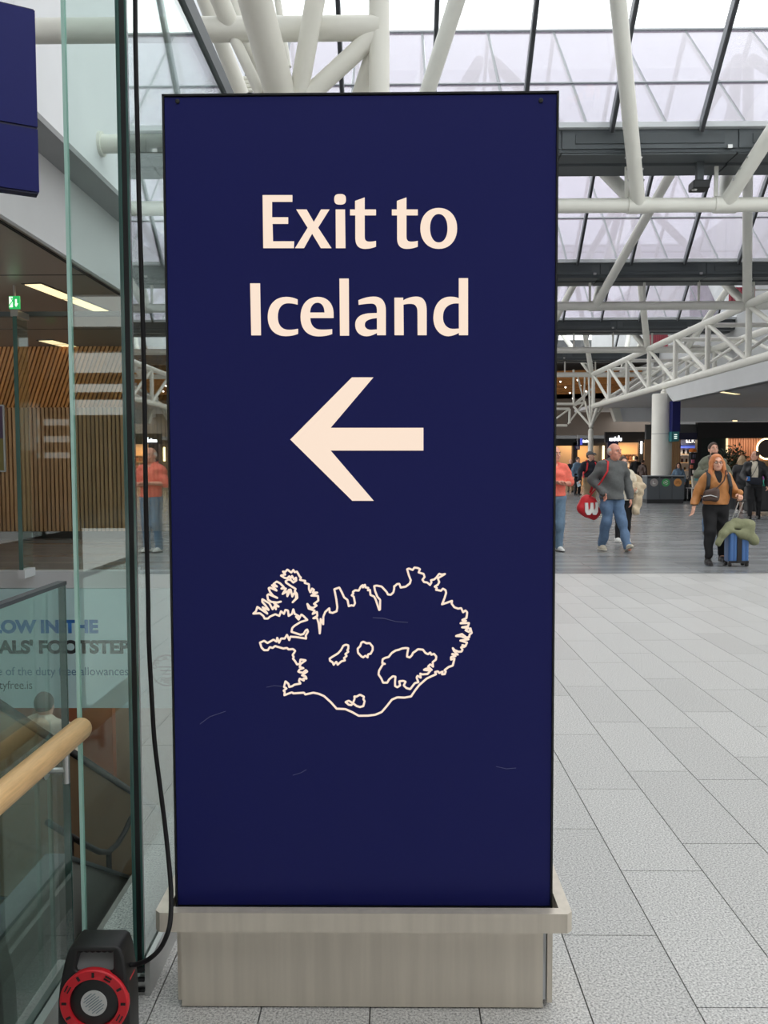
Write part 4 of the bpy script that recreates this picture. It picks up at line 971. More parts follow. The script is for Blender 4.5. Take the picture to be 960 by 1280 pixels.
    for q in g['head']:
        if q['t'] == 'e': q['r'] = q['r']*hs
        else: q['ra'] *= hs; q['rb'] *= hs
    feet = [cone(al+(0,.01,-.03), al+(0,-.10,-.055), .034,.03,1,.03), cone(ar+(0,.01,-.03), ar+(0,-.10,-.055), .034,.03,1,.03)]
    fine = []
    if detail:
        fine = [(hc-.115, hc+.115, .0075)]
        for q in ('hal','har'):
            P_ = np.array([bounds(x)[0] for x in g[q]]).min(0), np.array([bounds(x)[1] for x in g[q]]).max(0); fine.append((P_[0],P_[1],.007))
    subs = [ell(hd(-.031,-.098,.003),(.017,.014,.012),hr_), ell(hd(.031,-.098,.003),(.017,.014,.012),hr_)]
    allp = g['torso']+g['pelvis']+g['legl']+g['legr']+g['upl']+g['upr']+g['fol']+g['for']+g['hal']+g['har']+g['neck']+g['head']+feet
    sdf_mesh('body', allp, skin, root, h, fine, subs=subs, scale=sc)
    if detail:
        for s in (-1,1):
            MB().lathe([(.001,-.010),(.009,-.007),(.012,0),(.009,.007),(.001,.010)], tuple(hd(s*.031,-.083,.003)*sc), 10, 'X').build('eye', WHITEEYE, root, local=True)
            MB().lathe([(.001,-.006),(.0055,-.003),(.0065,0),(.0055,.003),(.001,.006)], tuple(hd(s*.031,-.0905,.003)*sc), 8, 'X').build('iris', EYE, root, local=True)
            MB().tube([hd(s*.014,-.097,.026)*sc, hd(s*.032,-.095,.031)*sc, hd(s*.05,-.084,.025)*sc], .0045, 6).build('eyebrow', brow or BROW, root, local=True)
        MB().tube([hd(-.024,-.083,-.063)*sc, hd(-.01,-.092,-.061)*sc, hd(.01,-.092,-.061)*sc, hd(.024,-.083,-.063)*sc], [.003,.0055,.0055,.003], 8).build('mouth', LIP, root, local=True)
    # hair
    hk = hair[0]
    if hk == 'short':
        pr = [ell(hd(0,.020,.030),hs*np.array((.084,.100,.102)),hr_,.01)]
        sdf_mesh('hair', pr, hair[1], root, .010, subs=[ell(hd(0,-.088,-.035),hs*np.array((.080,.082,.110)),hr_), ell(hd(0,.0,-.12),hs*np.array((.2,.2,.095)),hr_)], scale=sc, wrinkle=.004, seed=3)
    elif hk == 'rim':      # thinning hair around the sides
        pr = [ell(hd(0,.022,.012),hs*np.array((.083,.096,.090)),hr_,.01)]
        sdf_mesh('hair', pr, hair[1], root, .010, subs=[ell(hd(0,-.09,-.0),hs*np.array((.11,.115,.13)),hr_), ell(hd(0,-.01,.11),hs*np.array((.13,.15,.07)),hr_), ell(hd(0,.0,-.13),hs*np.array((.2,.2,.08)),hr_)], scale=sc)
    elif hk == 'cap':
        sdf_mesh('cap', [ell(hd(0,.012,.035),hs*np.array((.088,.106,.094)),hr_,.01), cone(hd(0,-.09,.045),hd(0,-.145,.035),.05,.035,1,.02)], hair[1], root, .010, subs=[ell(hd(0,-.02,-.085),hs*np.array((.2,.3,.12)),hr_)], scale=sc)
        sdf_mesh('hair', [ell(hd(0,.025,.0),hs*np.array((.082,.096,.085)),hr_,.01)], BROW, root, .011, subs=[ell(hd(0,-.10,-.03),hs*np.array((.12,.13,.14)),hr_)], scale=sc)
    elif hk == 'long':
        L = hair[2]; pr = [ell(hd(0,.020,.028),hs*np.array((.090,.108,.108)),hr_,.01)]
        for s in (-1,1): pr += [cone(hd(s*.080,-.015,.0),hd(s*.112,-.055,-L),.034,.036,1,.03), cone(hd(s*.05,.06,-.02),hd(s*.06,.07,-L-.02),.055,.045,1,.04)]
        pr += [cone(hd(0,.075,0),hd(0,.09,-L-.03),.06,.05,1,.04)]
        sdf_mesh('hair', pr, hair[1], root, .010, subs=[ell(hd(0,-.112,-.012),hs*np.array((.066,.084,.112)),hr_), cone(hd(0,-.09,-.08),hd(0,-.11,-.30),.062,.075)], scale=sc, wrinkle=.007, seed=5)
    elif hk == 'bun':
        pr = [ell(hd(0,.022,.022),hs*np.array((.084,.101,.100)),hr_,.01), ell(hd(0,.115,-.0),hs*np.array((.035,.035,.04)),hr_,.02)]
        sdf_mesh('hair', pr, hair[1], root, .010, subs=[ell(hd(0,-.102,-.040),hs*np.array((.070,.080,.100)),hr_), ell(hd(0,-.02,-.13),hs*np.array((.2,.18,.08)),hr_)], scale=sc)
    # clothes
    for cl in clothes:
        kind = cl[0]; m = cl[1]; o = cl[2] if len(cl) > 2 else {}
        e = o.get('e',.018); hem = o.get('hem',.86); nz_ = o.get('neck',1.485); wk = o.get('wr',.009); nm = o.get('name',kind)
        if kind in ('sweater','jacket','shirt','coat','polo'):
            pr = [grow(p,e+.004) for p in g['torso']]
            # drop from chest to hem so the cloth hangs instead of hugging
            pr += [cone(che, np.array((0,0,hem-.03))+lean*.1, .15*b+e, .145*b+e+o.get('flare',0), .86, .03)]
            pr += [grow(p,e+.002) for p in g['upl']+g['upr']]
            fr_ = o.get('sleeve',1.0)
            if fr_ > .55:
                for A_,B_ in ((el,wl_),(er,wr_)): pr.append(cone(A_, A_+(B_-A_)*((fr_-.5)*2), .043*b+e, .033*b+e*.8, 1, .03))
            pr.append(cone(nk+(0,.0,-.05), nk+(0,.005,o.get('collar',.012)), .064+e*.3, .058+e*.3, 1, .03))
            cuts = [((0,0,-1), -hem)]
            sb = [] if o.get('vneck') is None else [cone(nk+(0,-.13,.04), nk+(0,-.215,-o['vneck']), .075,.012)]
            if o.get('open'): sb += [cone(nk+(0,-.16,.02), np.array((0,-.22,hem-.1)), o['open'], o['open']*1.05)]
            sdf_mesh(nm, pr, m, root, max(h,.013), cuts=cuts, subs=sb, wrinkle=wk, scale=sc, seed=len(label))
        elif kind in ('trousers','jeans'):
            e2 = o.get('e',.016); wst = o.get('waist',1.0)
            pr = [grow(p,e2+.004) for p in g['pelvis']]+[cone(hip, hip+(0,0,.10), .122*b+e2*.5, .125*b+e2*.3, .72, .03)]
            for hpt,kn,an in ((hl,kl,al),(hr2,kr,ar)):
                pr += [cone(hpt,kn,.090*b+e2,.064*b+e2,1,.025), cone(kn,an+(0,0,o.get('ank',-.01)),.064*b+e2,o.get('cuff',.052)+e2*.5,1,.03)]
            sdf_mesh(nm, pr, m, root, max(h,.013), cuts=[((0,0,1),wst)], wrinkle=o.get('wr',.008), scale=sc, seed=len(label)+3)
        elif kind == 'shoes':
            for an,tp in ((al,o.get('tl',0)),(ar,o.get('tr',0))):
                rm_ = R3(o.get('yaw',0), tp); f = lambda x,y,z: an+rm_@np.array((x,y,z))
                pr = [cone(f(0,.035,-.045),f(0,-.06,-.05),.045,.042,1,.03), cone(f(0,-.06,-.052),f(0,-.155,-.065),.042,.032,1,.03), cone(f(0,.02,-.04),f(0,.01,.02),.045,.046,1,.03)]
                nrm = rm_@np.array((0,0,-1)); lowest = an+rm_@np.array((0,0,-.088))
                sh_ = sdf_mesh('shoe', pr, m, root, .012, cuts=[(nrm, float(nrm@lowest)), ((0,0,1), an[2]+o.get('top',.03))], scale=sc)
                sp = [cone(f(0,.04,-.078),f(0,-.06,-.078),.050,.047,1,.03), cone(f(0,-.06,-.078),f(0,-.155,-.078),.047,.038,1,.03)]
                up_ = -nrm; mid = an+rm_@np.array((0,0,-.070))
                sdf_mesh('sole', sp, o.get('sole',WHITEEYE), root, .012, cuts=[(nrm, float(nrm@lowest)), (up_, float(up_@mid))], scale=sc)
        elif kind == 'scarf' or kind == 'hood':
            pr = [cone(nk+(-.06,-.05,.015), nk+(.06,-.05,.015), .04,.04,1,.03), cone(nk+(-.07,.04,.03), nk+(.07,.04,.03), .045,.045,1,.03), cone(nk+(-.075,-.03,.02),nk+(-.075,.04,.03),.04,.04,1,.03), cone(nk+(.075,-.03,.02),nk+(.075,.04,.03),.04,.04,1,.03)]
            if kind == 'scarf': pr += [cone(nk+(-.06,-.09,0), nk+(-.07,-.14,-.30), .035,.04,1,.03), cone(nk+(.06,-.09,0), nk+(.07,-.14,-.26), .035,.04,1,.03)]
            else: pr += [cone(nk+(-.05,-.09,0), nk+(0,-.13,-.16), .028,.02,1,.03), cone(nk+(.05,-.09,0), nk+(0,-.13,-.16), .028,.02,1,.03)]
            sdf_mesh(nm, pr, m, root, .012, wrinkle=.006, scale=sc)
        elif kind == 'belt':
            sdf_mesh('belt', [cone((0,0,1.0),(0,0,1.03),.126*b+e,.126*b+e,.74,.02)], m, root, .012, cuts=[((0,0,1),1.03),((0,0,-1),-.995)], scale=sc)
        elif kind == 'glasses':
            for s in (-1,1):
                pts = [hd(s*.033+.023*math.cos(a),-.106,.0+.017*math.sin(a))*sc for a in np.linspace(0,2*math.pi,15)]
                MB().tube(pts, .0028, 6).build('spectacle_rim', m, root, local=True)
                MB().tube([hd(s*.056,-.104,.004)*sc, hd(s*.083,.0,.008)*sc], .0025, 6).build('spectacle_arm', m, root, local=True)
            MB().tube([hd(-.012,-.108,.004)*sc, hd(.012,-.108,.004)*sc], .0028, 6).build('spectacle_bridge', m, root, local=True)
    root['_sc'] = sc
    del root['_sc']
    return root, sc, dict(hc=hc, nk=nk, sl=sl, sr=sr, hip=hip, wl=wl_, wr=wr_, el=el, er=er, hd=hd, che=che)
def cloth(name, col, rough=.85, n=(25,.10)): return mat(name, col, rough, noise=n, bump=(180,.15))
def l2w(root, p): return Matrix.Translation(root.location) @ Matrix.Rotation(root.rotation_euler.z,4,'Z') @ Vector(p)
def free_part(parent_root, name, label, cat, group=None):
    "a carried thing: its own top-level object sharing the carrier's placement"
    return thing(name, label, cat, parent_root.location, parent_root.rotation_euler.z, group)

DENIM = cloth('blue_denim', c(92,116,146)); DENIM2 = cloth('light_denim', c(108,132,154)); GREY = cloth('grey_marl', c(92,94,94)); BLK = cloth('black_cloth', c(26,26,29)); BLKJ = cloth('black_jacket', c(34,35,38), .6)
TAN = mat('tan_leather', c(184,122,66), .5, noise=(20,.08)); ORANGE = cloth('copper_hair', c(200,124,74), .5); KHAKI = cloth('khaki_cloth', c(142,122,94)); CORAL = cloth('coral_cloth', c(238,116,98))
NAVYC = cloth('navy_cloth', c(30,33,44)); GREENJ = cloth('sage_cloth', c(112,114,98)); CREAM = cloth('cream_cloth', c(214,205,186)); BROWNH = cloth('brown_hair', c(70,50,38), .6); GREYH = cloth('grey_hair', c(190,186,180), .7)
SHOE = mat('beige_shoe', c(190,182,162), .7); SOLE = mat('pale_sole', c(206,200,188), .7); BSHOE = mat('black_shoe', c(30,28,28), .5); WSHOE = mat('white_shoe', c(226,226,222), .6)
BROWNL = mat('brown_leather', c(74,54,46), .45, noise=(20,.1)); REDB = mat('red_bag_fabric', c(206,38,46), .55); BEIGE = cloth('beige_wool', c(206,188,160)); OLIVE = cloth('olive_jacket', c(128,130,100)); BLOND = cloth('blond_hair', c(176,150,116), .6)
stand = dict(kl=(-.10,-.02,.50), al=(-.11,.03,.09), kr=(.10,-.02,.50), ar=(.11,.03,.09), el=(-.27,.03,1.14), wl=(-.28,-.03,.88), er=(.27,.03,1.14), wr=(.28,-.03,.88))
def pose(**k): d = dict(stand); d.update(k); return d

# --- man in the grey sweatshirt
y = 14.7; p = floor_at(768,690)
r1_, s1, i1 = person('bald man in grey sweatshirt and jeans walking with a red shoulder bag', (p.x,y,0), math.radians(8), 1.80,
    pose(kl=(-.10,-.04,.50), al=(-.13,.10,.10), kr=(.12,-.12,.51), ar=(.15,-.30,.115), el=(-.30,.10,1.16), wl=(-.185,-.09,.965), hl=(.3,-.4,-1), er=(.30,.06,1.12), wr=(.31,-.02,.86), dh=(.02,-.03,0)),
    [('sweater',GREY,dict(e=.032,hem=.85,flare=.014,wr=.010)),('jeans',DENIM,dict(e=.018,cuff=.062,waist=.94,wr=.010)),('shoes',SHOE,dict(sole=SOLE,tr=math.radians(-24)))],
    ('rim',GREYH), headyaw=math.radians(28), bulk=1.04, skin=SKIN2, hs=1.13, group='travellers walking towards the sign')
bag = free_part(r1_, 'shoulder_bag', 'red sports bag with a white letter hanging beside the man in grey', 'bag')
k = s1
sdf_mesh('bag_body', [cone((-.36,.16,.84),(-.27,.16,.80),.07,.07,.9,.05), cone((-.44,.16,.70),(-.24,.16,.62),.10,.11,.75,.06), cone((-.36,.16,.80),(-.34,.16,.68),.11,.12,.75,.06)], REDB, bag, .016, wrinkle=.006, scale=k)
MB().tube([(-.34*k,.10*k,.90*k),(-.22*k,-.10*k,1.15*k),(-.14*k,-.155*k,1.32*k),(-.11*k,-.10*k,1.475*k),(-.12*k,.05*k,1.51*k),(-.18*k,.17*k,1.3*k),(-.30*k,.19*k,.95*k)], .024, 8, flat=.35).build('strap', REDB, bag, local=True)
wpts = [(-.055,.05),(-.03,.05),(-.025,-.02),(-.008,.0),(-.004,.05),(.018,.05),(.022,-.02),(.038,0),(.04,.055),(.062,.05),(.06,-.03),(.045,-.055),(.02,-.055),(.008,-.035),(-.01,-.055),(-.035,-.055),(-.052,-.03)]
MB().prism([(-.335+x*1.9,.70+z*1.9) for x,z in wpts], lambda q,s: Vector((q[0]*k,(.035+.035*s)*k,q[1]*k))).build('letter_print', WSHOE, bag, local=True)
# --- man in coral polo, half hidden by the sign
p = floor_at(693.5,690)
r2_, s2, i2 = person('grey-haired man in coral polo shirt half hidden behind the right sign edge', (p.x,14.6,0), math.radians(14), 1.76,
    pose(el=(-.28,-.02,1.16), wl=(-.05,-.22,1.17), hl=(1,-.2,.1), er=(.27,-.03,1.15), wr=(.05,-.23,1.14), hr=(-1,-.25,.1)),
    [('polo',CORAL,dict(e=.026,hem=.93,sleeve=.5,wr=.010,vneck=.08)),('jeans',DENIM2,dict(e=.016,cuff=.05,waist=1.01)),('belt',BSHOE,dict(e=.022)),('shoes',WSHOE,dict(sole=BSHOE))],
    ('rim',GREYH), headyaw=math.radians(10), bulk=1.10, skin=SKIN2)
# --- man with red backpack
p = floor_at(737,638.5)
r3_, s3, i3 = person('man in dark sweatshirt and khaki trousers with red backpack straps', (p.x,p.y,0), math.radians(10), 1.83,
    pose(kl=(-.12,-.05,.5), al=(-.16,-.08,.09), kr=(.10,0,.5), ar=(.14,.08,.09), el=(-.30,.02,1.14), wl=(-.36,-.08,.92), er=(.27,.03,1.14), wr=(.28,-.02,.88)),
    [('sweater',NAVYC,dict(e=.028,hem=.90,wr=.012)),('trousers',KHAKI,dict(e=.024,cuff=.07)),('shoes',WSHOE,dict(sole=BSHOE))], ('cap',GREY), headyaw=math.radians(45), h=.018)
bp = free_part(r3_, 'backpack', 'red backpack worn by the man in khaki trousers', 'backpack')
sdf_mesh('pack_body', [cone((0,.20,1.32),(0,.21,1.02),.13,.14,.7,.03)], REDB, bp, .02, scale=s3)
for s in (-1,1): MB().tube([(s*.10*s3,.14*s3,1.42*s3),(s*.12*s3,.0,1.505*s3),(s*.13*s3,-.125*s3,1.40*s3),(s*.15*s3,-.13*s3,1.22*s3),(s*.17*s3,.05*s3,1.08*s3)], .025, 8, flat=.4).build('strap', REDB, bp, local=True)
cupt = free_part(r3_, 'folded_paper', 'pale blue folded paper held by the man in khaki trousers', 'paper')
MB().obox((-.40*s3,-.12*s3,.80*s3),(.05,0,.02),(0,.004,0),(.02,0,-.075)).build('sheet', mat('pale_blue_paper', c(196,216,226), .6), cupt, local=True)
# --- traveller with the cream coat behind the man in grey
p = floor_at(778,677)
r4_, s4, i4 = person('traveller with dark trousers walking hidden behind the man in grey', (p.x,p.y,0), 0, 1.60,
    pose(kl=(-.10,-.05,.5), al=(-.10,.0,.09), er=(.26,0,1.10), wr=(.20,-.20,1.06), hr=(-.5,-1,0)), [('sweater',CREAM,dict(e=.03,hem=.86)),('trousers',BLK,dict(e=.014,cuff=.045)),('shoes',WSHOE,dict(sole=WSHOE))], ('short',BROWNH), h=.018, female=True)
ct_ = free_part(r4_, 'folded_coat', 'cream woollen coat carried over an arm behind the man in grey', 'coat')
sdf_mesh('coat_body', [cone((.12,-.14,1.14),(.36,-.08,1.16),.075,.085,1,.04), cone((.33,-.08,1.12),(.30,-.08,.70),.085,.07,1.2,.04), cone((.22,-.10,1.08),(.24,-.10,.62),.07,.07,1.2,.04), cone((.30,-.02,1.24),(.20,.05,1.36),.08,.07,1,.04)], BEIGE, ct_, .016, wrinkle=.020, scale=s4)
# --- woman with copper hair and suitcase
p = floor_at(897,706)
r5_, s5, i5 = person('woman with long copper hair and glasses in tan leather jacket pulling a suitcase', (p.x,12.75,0), math.radians(-4), 1.60,
    pose(kl=(-.12,-.10,.51), al=(-.155,-.16,.10), kr=(.12,.02,.50), ar=(.16,.18,.11), el=(-.29,.04,1.13), wl=(-.37,-.07,.90), er=(.30,.0,1.14), wr=(.31,-.17,1.155), hr=(.0,-.7,-.75), tr=(-1,-.2,.3)),
    [('sweater',BLK,dict(e=.012,hem=.95,name='turtleneck',collar=.07)),('jacket',TAN,dict(e=.024,hem=.965,vneck=.17,wr=.008,flare=.012)),('trousers',BLK,dict(e=.014,cuff=.055,ank=.05)),('shoes',BSHOE,dict(sole=BSHOE,top=.10)),('glasses',BROW)],
    ('long',ORANGE,.25), headyaw=math.radians(-3), bulk=1.14, hs=1.13, female=True, group='travellers walking towards the sign', hands=(.4,.9), brow=ORANGE)
cbag = free_part(r5_, 'crossbody_bag', 'dark brown leather bag slung across the tan jacket', 'bag')
k = s5
sdf_mesh('bag_body', [cone((-.22,-.20,1.08),(-.08,-.22,1.10),.065,.075,.6,.04), cone((-.20,-.20,1.14),(-.06,-.22,1.20),.05,.04,.6,.04)], BROWNL, cbag, .013, wrinkle=.006, scale=k)
MB().tube([(-.20*k,-.20*k,1.13*k),(-.04*k,-.235*k,1.25*k),(.05*k,-.23*k,1.35*k),(.11*k,-.13*k,1.49*k),(.11*k,.05*k,1.50*k),(-.02*k,.19*k,1.3*k),(-.22*k,.10*k,1.1*k),(-.25*k,-.12*k,1.1*k)], .026, 8, flat=.35).build('strap', BROWNL, cbag, local=True)
MB().tube([(-.27*k,-.245*k,1.10*k),(-.16*k,-.26*k,1.12*k),(-.06*k,-.265*k,1.09*k)], .006, 6).build('zip', M['steel2'], cbag, local=True)
bp5 = free_part(r5_, 'backpack', 'black backpack on the back of the woman in tan leather', 'backpack')
sdf_mesh('pack_body', [cone((0,.22,1.34),(0,.23,1.05),.14,.15,.7,.03)], BLK, bp5, .02, scale=k)
for s in (-1,1): MB().tube([(s*.11*k,.15*k,1.42*k),(s*.14*k,.0,1.505*k),(s*.155*k,-.13*k,1.42*k),(s*.175*k,-.17*k,1.26*k),(s*.20*k,-.05*k,1.08*k)], .028, 8, flat=.4).build('strap', BLKJ, bp5, local=True)
# suitcase with draped jacket
hp = l2w(r5_, (.31*k,-.20*k,1.05*k))
sx, sy_ = floor_at(935,712).x, hp.y-.06
SUIT = mat('blue_suitcase_shell', c(72,112,168), .35)
su = thing('suitcase', 'blue hard-shell cabin suitcase with black band pulled by the copper-haired woman', 'suitcase', (sx,sy_,0))
MB().bbox(sx-.145,sx+.145,sy_-.10,sy_+.11,.06,.50,.03).build('shell', SUIT, su)
for i in range(5):
    xx = sx-.112+i*.056
    if i != 2: MB().bbox(xx-.018,xx+.018,sy_-.107,sy_-.09,.09,.49,.006).build('shell_rib', SUIT, su)
MB().box(sx-.033,sx+.033,sy_-.112,sy_-.09,.065,.515).build('black_band', BSHOE, su)
MB().box(sx-.14,sx+.14,sy_-.104,sy_-.08,.055,.085).build('foot_rail', BSHOE, su)
for dx in (-.12,.12):
    for dy in (-.07,.08): MB().lathe([(.012,-.022),(.028,-.018),(.028,.018),(.012,.022)], (sx+dx,sy_+dy,.03), 14, 'X').build('wheel', BSHOE, su)
hx = hp.x
MB().tube([(sx-.10,sy_+.06,.52),(hx-.02,hp.y+.0,hp.z-.03)], .009, 8).build('handle_tube', M['steel2'], su)
MB().tube([(sx-.05,sy_+.06,.52),(hx+.05,hp.y+.0,hp.z-.03)], .009, 8).build('handle_tube', M['steel2'], su)
MB().tube([(hx-.05,hp.y,hp.z-.02),(hx+.08,hp.y,hp.z-.02)], .017, 10).build('grip', BSHOE, su)
dj = thing('draped_jacket', 'olive jacket draped over the blue suitcase', 'jacket', (sx,sy_,.525))
sdf_mesh('jacket_body', [cone((-.10,-.0,.045),(.12,-.0,.055),.07,.07,1.6,.05), cone((-.10,-.115,.0),(.13,-.115,-.03),.045,.05,.7,.05), cone((-.02,-.125,-.02),(.13,-.125,-.07),.035,.04,.7,.05), cone((-.13,-.05,.05),(-.23,-.10,-.06),.055,.045,1,.05), cone((-.23,-.10,-.06),(-.30,-.11,-.20),.045,.04,1,.04), cone((.14,-.06,.04),(.21,-.10,-.09),.065,.05,1,.05), cone((.21,-.10,-.09),(.225,-.10,-.17),.045,.035,1,.05), cone((-.02,.0,.09),(.10,.0,.10),.05,.05,1,.05)], OLIVE, dj, .011, wrinkle=.022, seed=2)
# --- man in sage jacket behind her
r6_, s6, i6 = person('dark-haired bearded man in sage green jacket and brown scarf behind the copper-haired woman', (at(891,600,18).x,18,0), math.radians(-12), 1.89,
    pose(el=(-.28,-.04,1.15), wl=(-.14,-.21,1.21), hl=(.6,-.3,.6), er=(.28,-.04,1.15), wr=(.08,-.22,1.24), hr=(-.5,-.2,.7)),
    [('jacket',GREENJ,dict(e=.026,hem=.82,wr=.012)),('scarf',BROWNL),('trousers',DENIM,dict(e=.018)),('shoes',BSHOE,dict(sole=BSHOE))], ('short',BROWNH), headyaw=math.radians(12), headpitch=math.radians(-6))
sdf_mesh('beard', [ell(i6['hd'](0,-.03,-.075),(.062,.066,.058),R3(math.radians(12)))], BROWNH, r6_, .010, subs=[ell(i6['hd'](0,-.09,-.03),(.05,.07,.04),None), cone(i6['hd'](-.03,-.1,-.062),i6['hd'](.03,-.1,-.062),.012,.012)], scale=s6)
# --- woman in black jacket with hoodie
p = floor_at(942,649)
r7_, s7, i7 = person('woman in black jacket over cream hoodie holding a blue phone', (p.x,p.y,0), math.radians(-20), 1.78,
    pose(kl=(-.10,-.08,.5), al=(-.10,-.10,.09), kr=(.10,.02,.5), ar=(.12,.15,.10), el=(-.28,.0,1.12), wl=(-.20,-.22,1.02), hl=(.2,-.9,.1), er=(.30,.05,1.13), wr=(.31,.0,.88)),
    [('sweater',CREAM,dict(e=.018,hem=.92,name='hoodie')),('hood',CREAM),('jacket',BLKJ,dict(e=.038,hem=.84,open=.085,wr=.012,neck=1.45)),('trousers',BLK,dict(e=.012,cuff=.045)),('shoes',BSHOE,dict(sole=BSHOE))], ('bun',BROWNH), headyaw=math.radians(-40), headpitch=math.radians(-10), female=True, bulk=1.05)
nb = free_part(r7_, 'crossbody_bag', 'navy bag carried in front by the woman in black jacket', 'bag')
sdf_mesh('bag_body', [cone((-.10,-.20,1.0),(.08,-.22,.98),.09,.10,.5,.05)], NAVYC, nb, .016, scale=s7)
MB().tube([(-.10*s7,-.22*s7,1.07*s7),(.0,-.215*s7,1.25*s7),(.09*s7,-.10*s7,1.47*s7),(.08*s7,.08*s7,1.47*s7)], .012, 8, flat=.5).build('strap', NAVYC, nb, local=True)
ph = free_part(r7_, 'phone', 'bright blue phone in the hand of the woman in black jacket', 'phone')
MB().bbox(-.20*s7,-.12*s7,-.345*s7,-.33*s7,1.0*s7,1.11*s7,.004).build('case', mat('blue_phone_case', c(40,110,180), .4), ph, local=True)
# --- blond traveller behind her
p = floor_at(926,641)
r8_, s8, i8 = person('blond traveller in dark coat just behind the woman with the cream hoodie', (p.x,p.y,0), math.radians(160), 1.68, pose(), [('coat',BLKJ,dict(e=.036,hem=.70)),('trousers',BLK,dict(e=.012)),('shoes',WSHOE,dict(sole=WSHOE))], ('long',BLOND,.10), h=.02, detail=False, female=True)
# --- people further away
def far_person(label, px, y, H, topm, legm, hair, rot=0, J=None, **kw):
    return person(label, (at(px,600,y).x,y,0), rot, H, J or pose(), [('sweater',topm,dict(e=.03,hem=.86)),('trousers',legm,dict(e=.018)),('shoes',BSHOE,dict(sole=BSHOE))], hair, h=.022, detail=False, **kw)
far_person('long-haired woman looking over the top of the sorting bins', 848, 33.4, 1.47, DENIM2, BLK, ('long',BROWNH,.16), female=True, headyaw=math.radians(-30))
far_person('customer in black seen from behind by the amber shop', 795, 44, 1.80, BLK, BLK, ('short',BROWNH), math.radians(170))
far_person('customer in brown by the amber shop entrance', 803, 43, 1.62, BROWNL, BLK, ('short',BROWNH), math.radians(120))
far_person('small distant traveller in navy near the tan shop', 713, 44, 1.66, NAVYC, KHAKI, ('rim',GREYH), 0)
far_person('small distant traveller in blue beside the red backpack', 722, 40, 1.74, DENIM2, BLK, ('short',BROWNH), math.radians(30))
# person riding the escalator
r9_, s9, i9 = person('traveller in pale quilted jacket riding down the escalator', (-3.35,8.1,-(8.1-4.08)*.6), math.radians(180), 1.72, pose(er=(.28,-.03,1.14), wr=(.40,-.18,1.0)), [('jacket',CREAM,dict(e=.05,hem=.80,wr=.012)),('jeans',DENIM,dict(e=.016)),('shoes',BSHOE,dict(sole=BSHOE))], ('short',BROWNH), h=.018, detail=False)
cs = thing('suitcase', 'black suitcase standing on the escalator step beside the quilted jacket', 'suitcase', (-3.0,8.7,-2.85))
MB().bbox(-3.16,-2.88,8.55,8.80,-2.72,-2.15,.04).build('shell', BSHOE, cs)
MB().tube([(-3.1,8.68,-2.15),(-3.1,8.68,-1.9),(-2.94,8.68,-1.9),(-2.94,8.68,-2.15)], .012, 8).build('handle', M['steel2'], cs)
for dx in (-3.1,-2.94): MB().lathe([(.03,-.02),(.03,.02)], (dx,8.68,-2.745), 10, 'X').build('wheel', BSHOE, cs)
# ================================================================== SHOPS, BINS, LUGGAGE
def pbox(mb, px0,px1,py0,py1,Y,d):
    a = at(px0,py0,Y); b = at(px1,py1,Y); return mb.box(a.x,b.x,Y,Y+d,b.z,a.z)
def zat(py,Y): return at(800,py,Y).z
FL = 640   # any pixel row well below the shop floor line
def wallbox(t, nm, px0,px1,py0,Y,d,m, zlow=0.0, py1=None):
    a = at(px0,py0,Y); b = at(px1,py0,Y); z1 = zlow if py1 is None else at(px1,py1,Y).z
    return MB().box(a.x,b.x,Y,Y+d,z1,a.z).build(nm, m, t)
def lamp(name, loc, size, power, col, par):  # unseen area lamp and housing, added to light a shop interior
    ld = bpy.data.lights.new(name,'AREA'); ld.shape='RECTANGLE'; ld.size, ld.size_y = size; ld.energy = power; ld.color = col
    o = bpy.data.objects.new(name, ld); COL.objects.link(o); o.location = Vector(loc)-wloc(par); o.parent = par
    MB().box(loc[0]-size[0]/2,loc[0]+size[0]/2,loc[1]-size[1]/2,loc[1]+size[1]/2,loc[2]+.01,loc[2]+.05).build('added_lamp_housing', M['white'], par)
# ---- left run of shops
YL = 56
sL = thing('shop', 'dark shop front with tan wall and amber entrance beside the slim column', 'shop', (14,YL,0))
wallbox(sL,'fascia',676,762,548.5,YL-.2,.3,M['shopblack'],py1=557)
wallbox(sL,'tan_wall',676,717,556,YL+1.2,.2,M['tan'])
wallbox(sL,'pillar',716.5,722,553,YL-.2,.5,M['shopblack'])
wallbox(sL,'amber_wall',721,739,556,YL+1.5,.2,M['amber'])
wallbox(sL,'grey_wall',738,750,556,YL+1.2,.2,M['ceil'])
wallbox(sL,'end_pier',749,762,549,YL+.6,.2,M['ceil_dark'])
wallbox(sL,'door_jamb',753.5,755.5,556,YL-.1,.1,M['warmneon'],py1=575)
wallbox(sL,'lintel',731,757,555.5,YL-.15,.1,M['tan'],py1=557)
a = at(727,560,YL); lamp('added_shop_lamp', (a.x,YL+.6,2.85), (2.4,.8), 60, (1,.72,.42), sL)
a = at(705,560,YL); lamp('added_shop_lamp', (a.x,YL+.4,2.85), (1.6,.6), 16, (1,.80,.58), sL)
sg1 = thing('shop_sign', 'small blue and white lit sign on the dark fascia', 'sign', at(733,552,YL-.25))
wallbox(sg1,'blue_square',725.5,728,548,YL-.3,.08,mat('blue_lit_square', c(70,80,190), .5, emit=c(70,80,190), es=1),py1=556)
for i in range(5): wallbox(sg1,'letter_bar',728.6+i*2,730.1+i*2,550+.4*(i%2),YL-.3,.05,M['neon'],py1=553)
sg2 = thing('hanging_sign', 'little navy hanging sign under the dark fascia', 'sign', at(722,559,YL-.5))
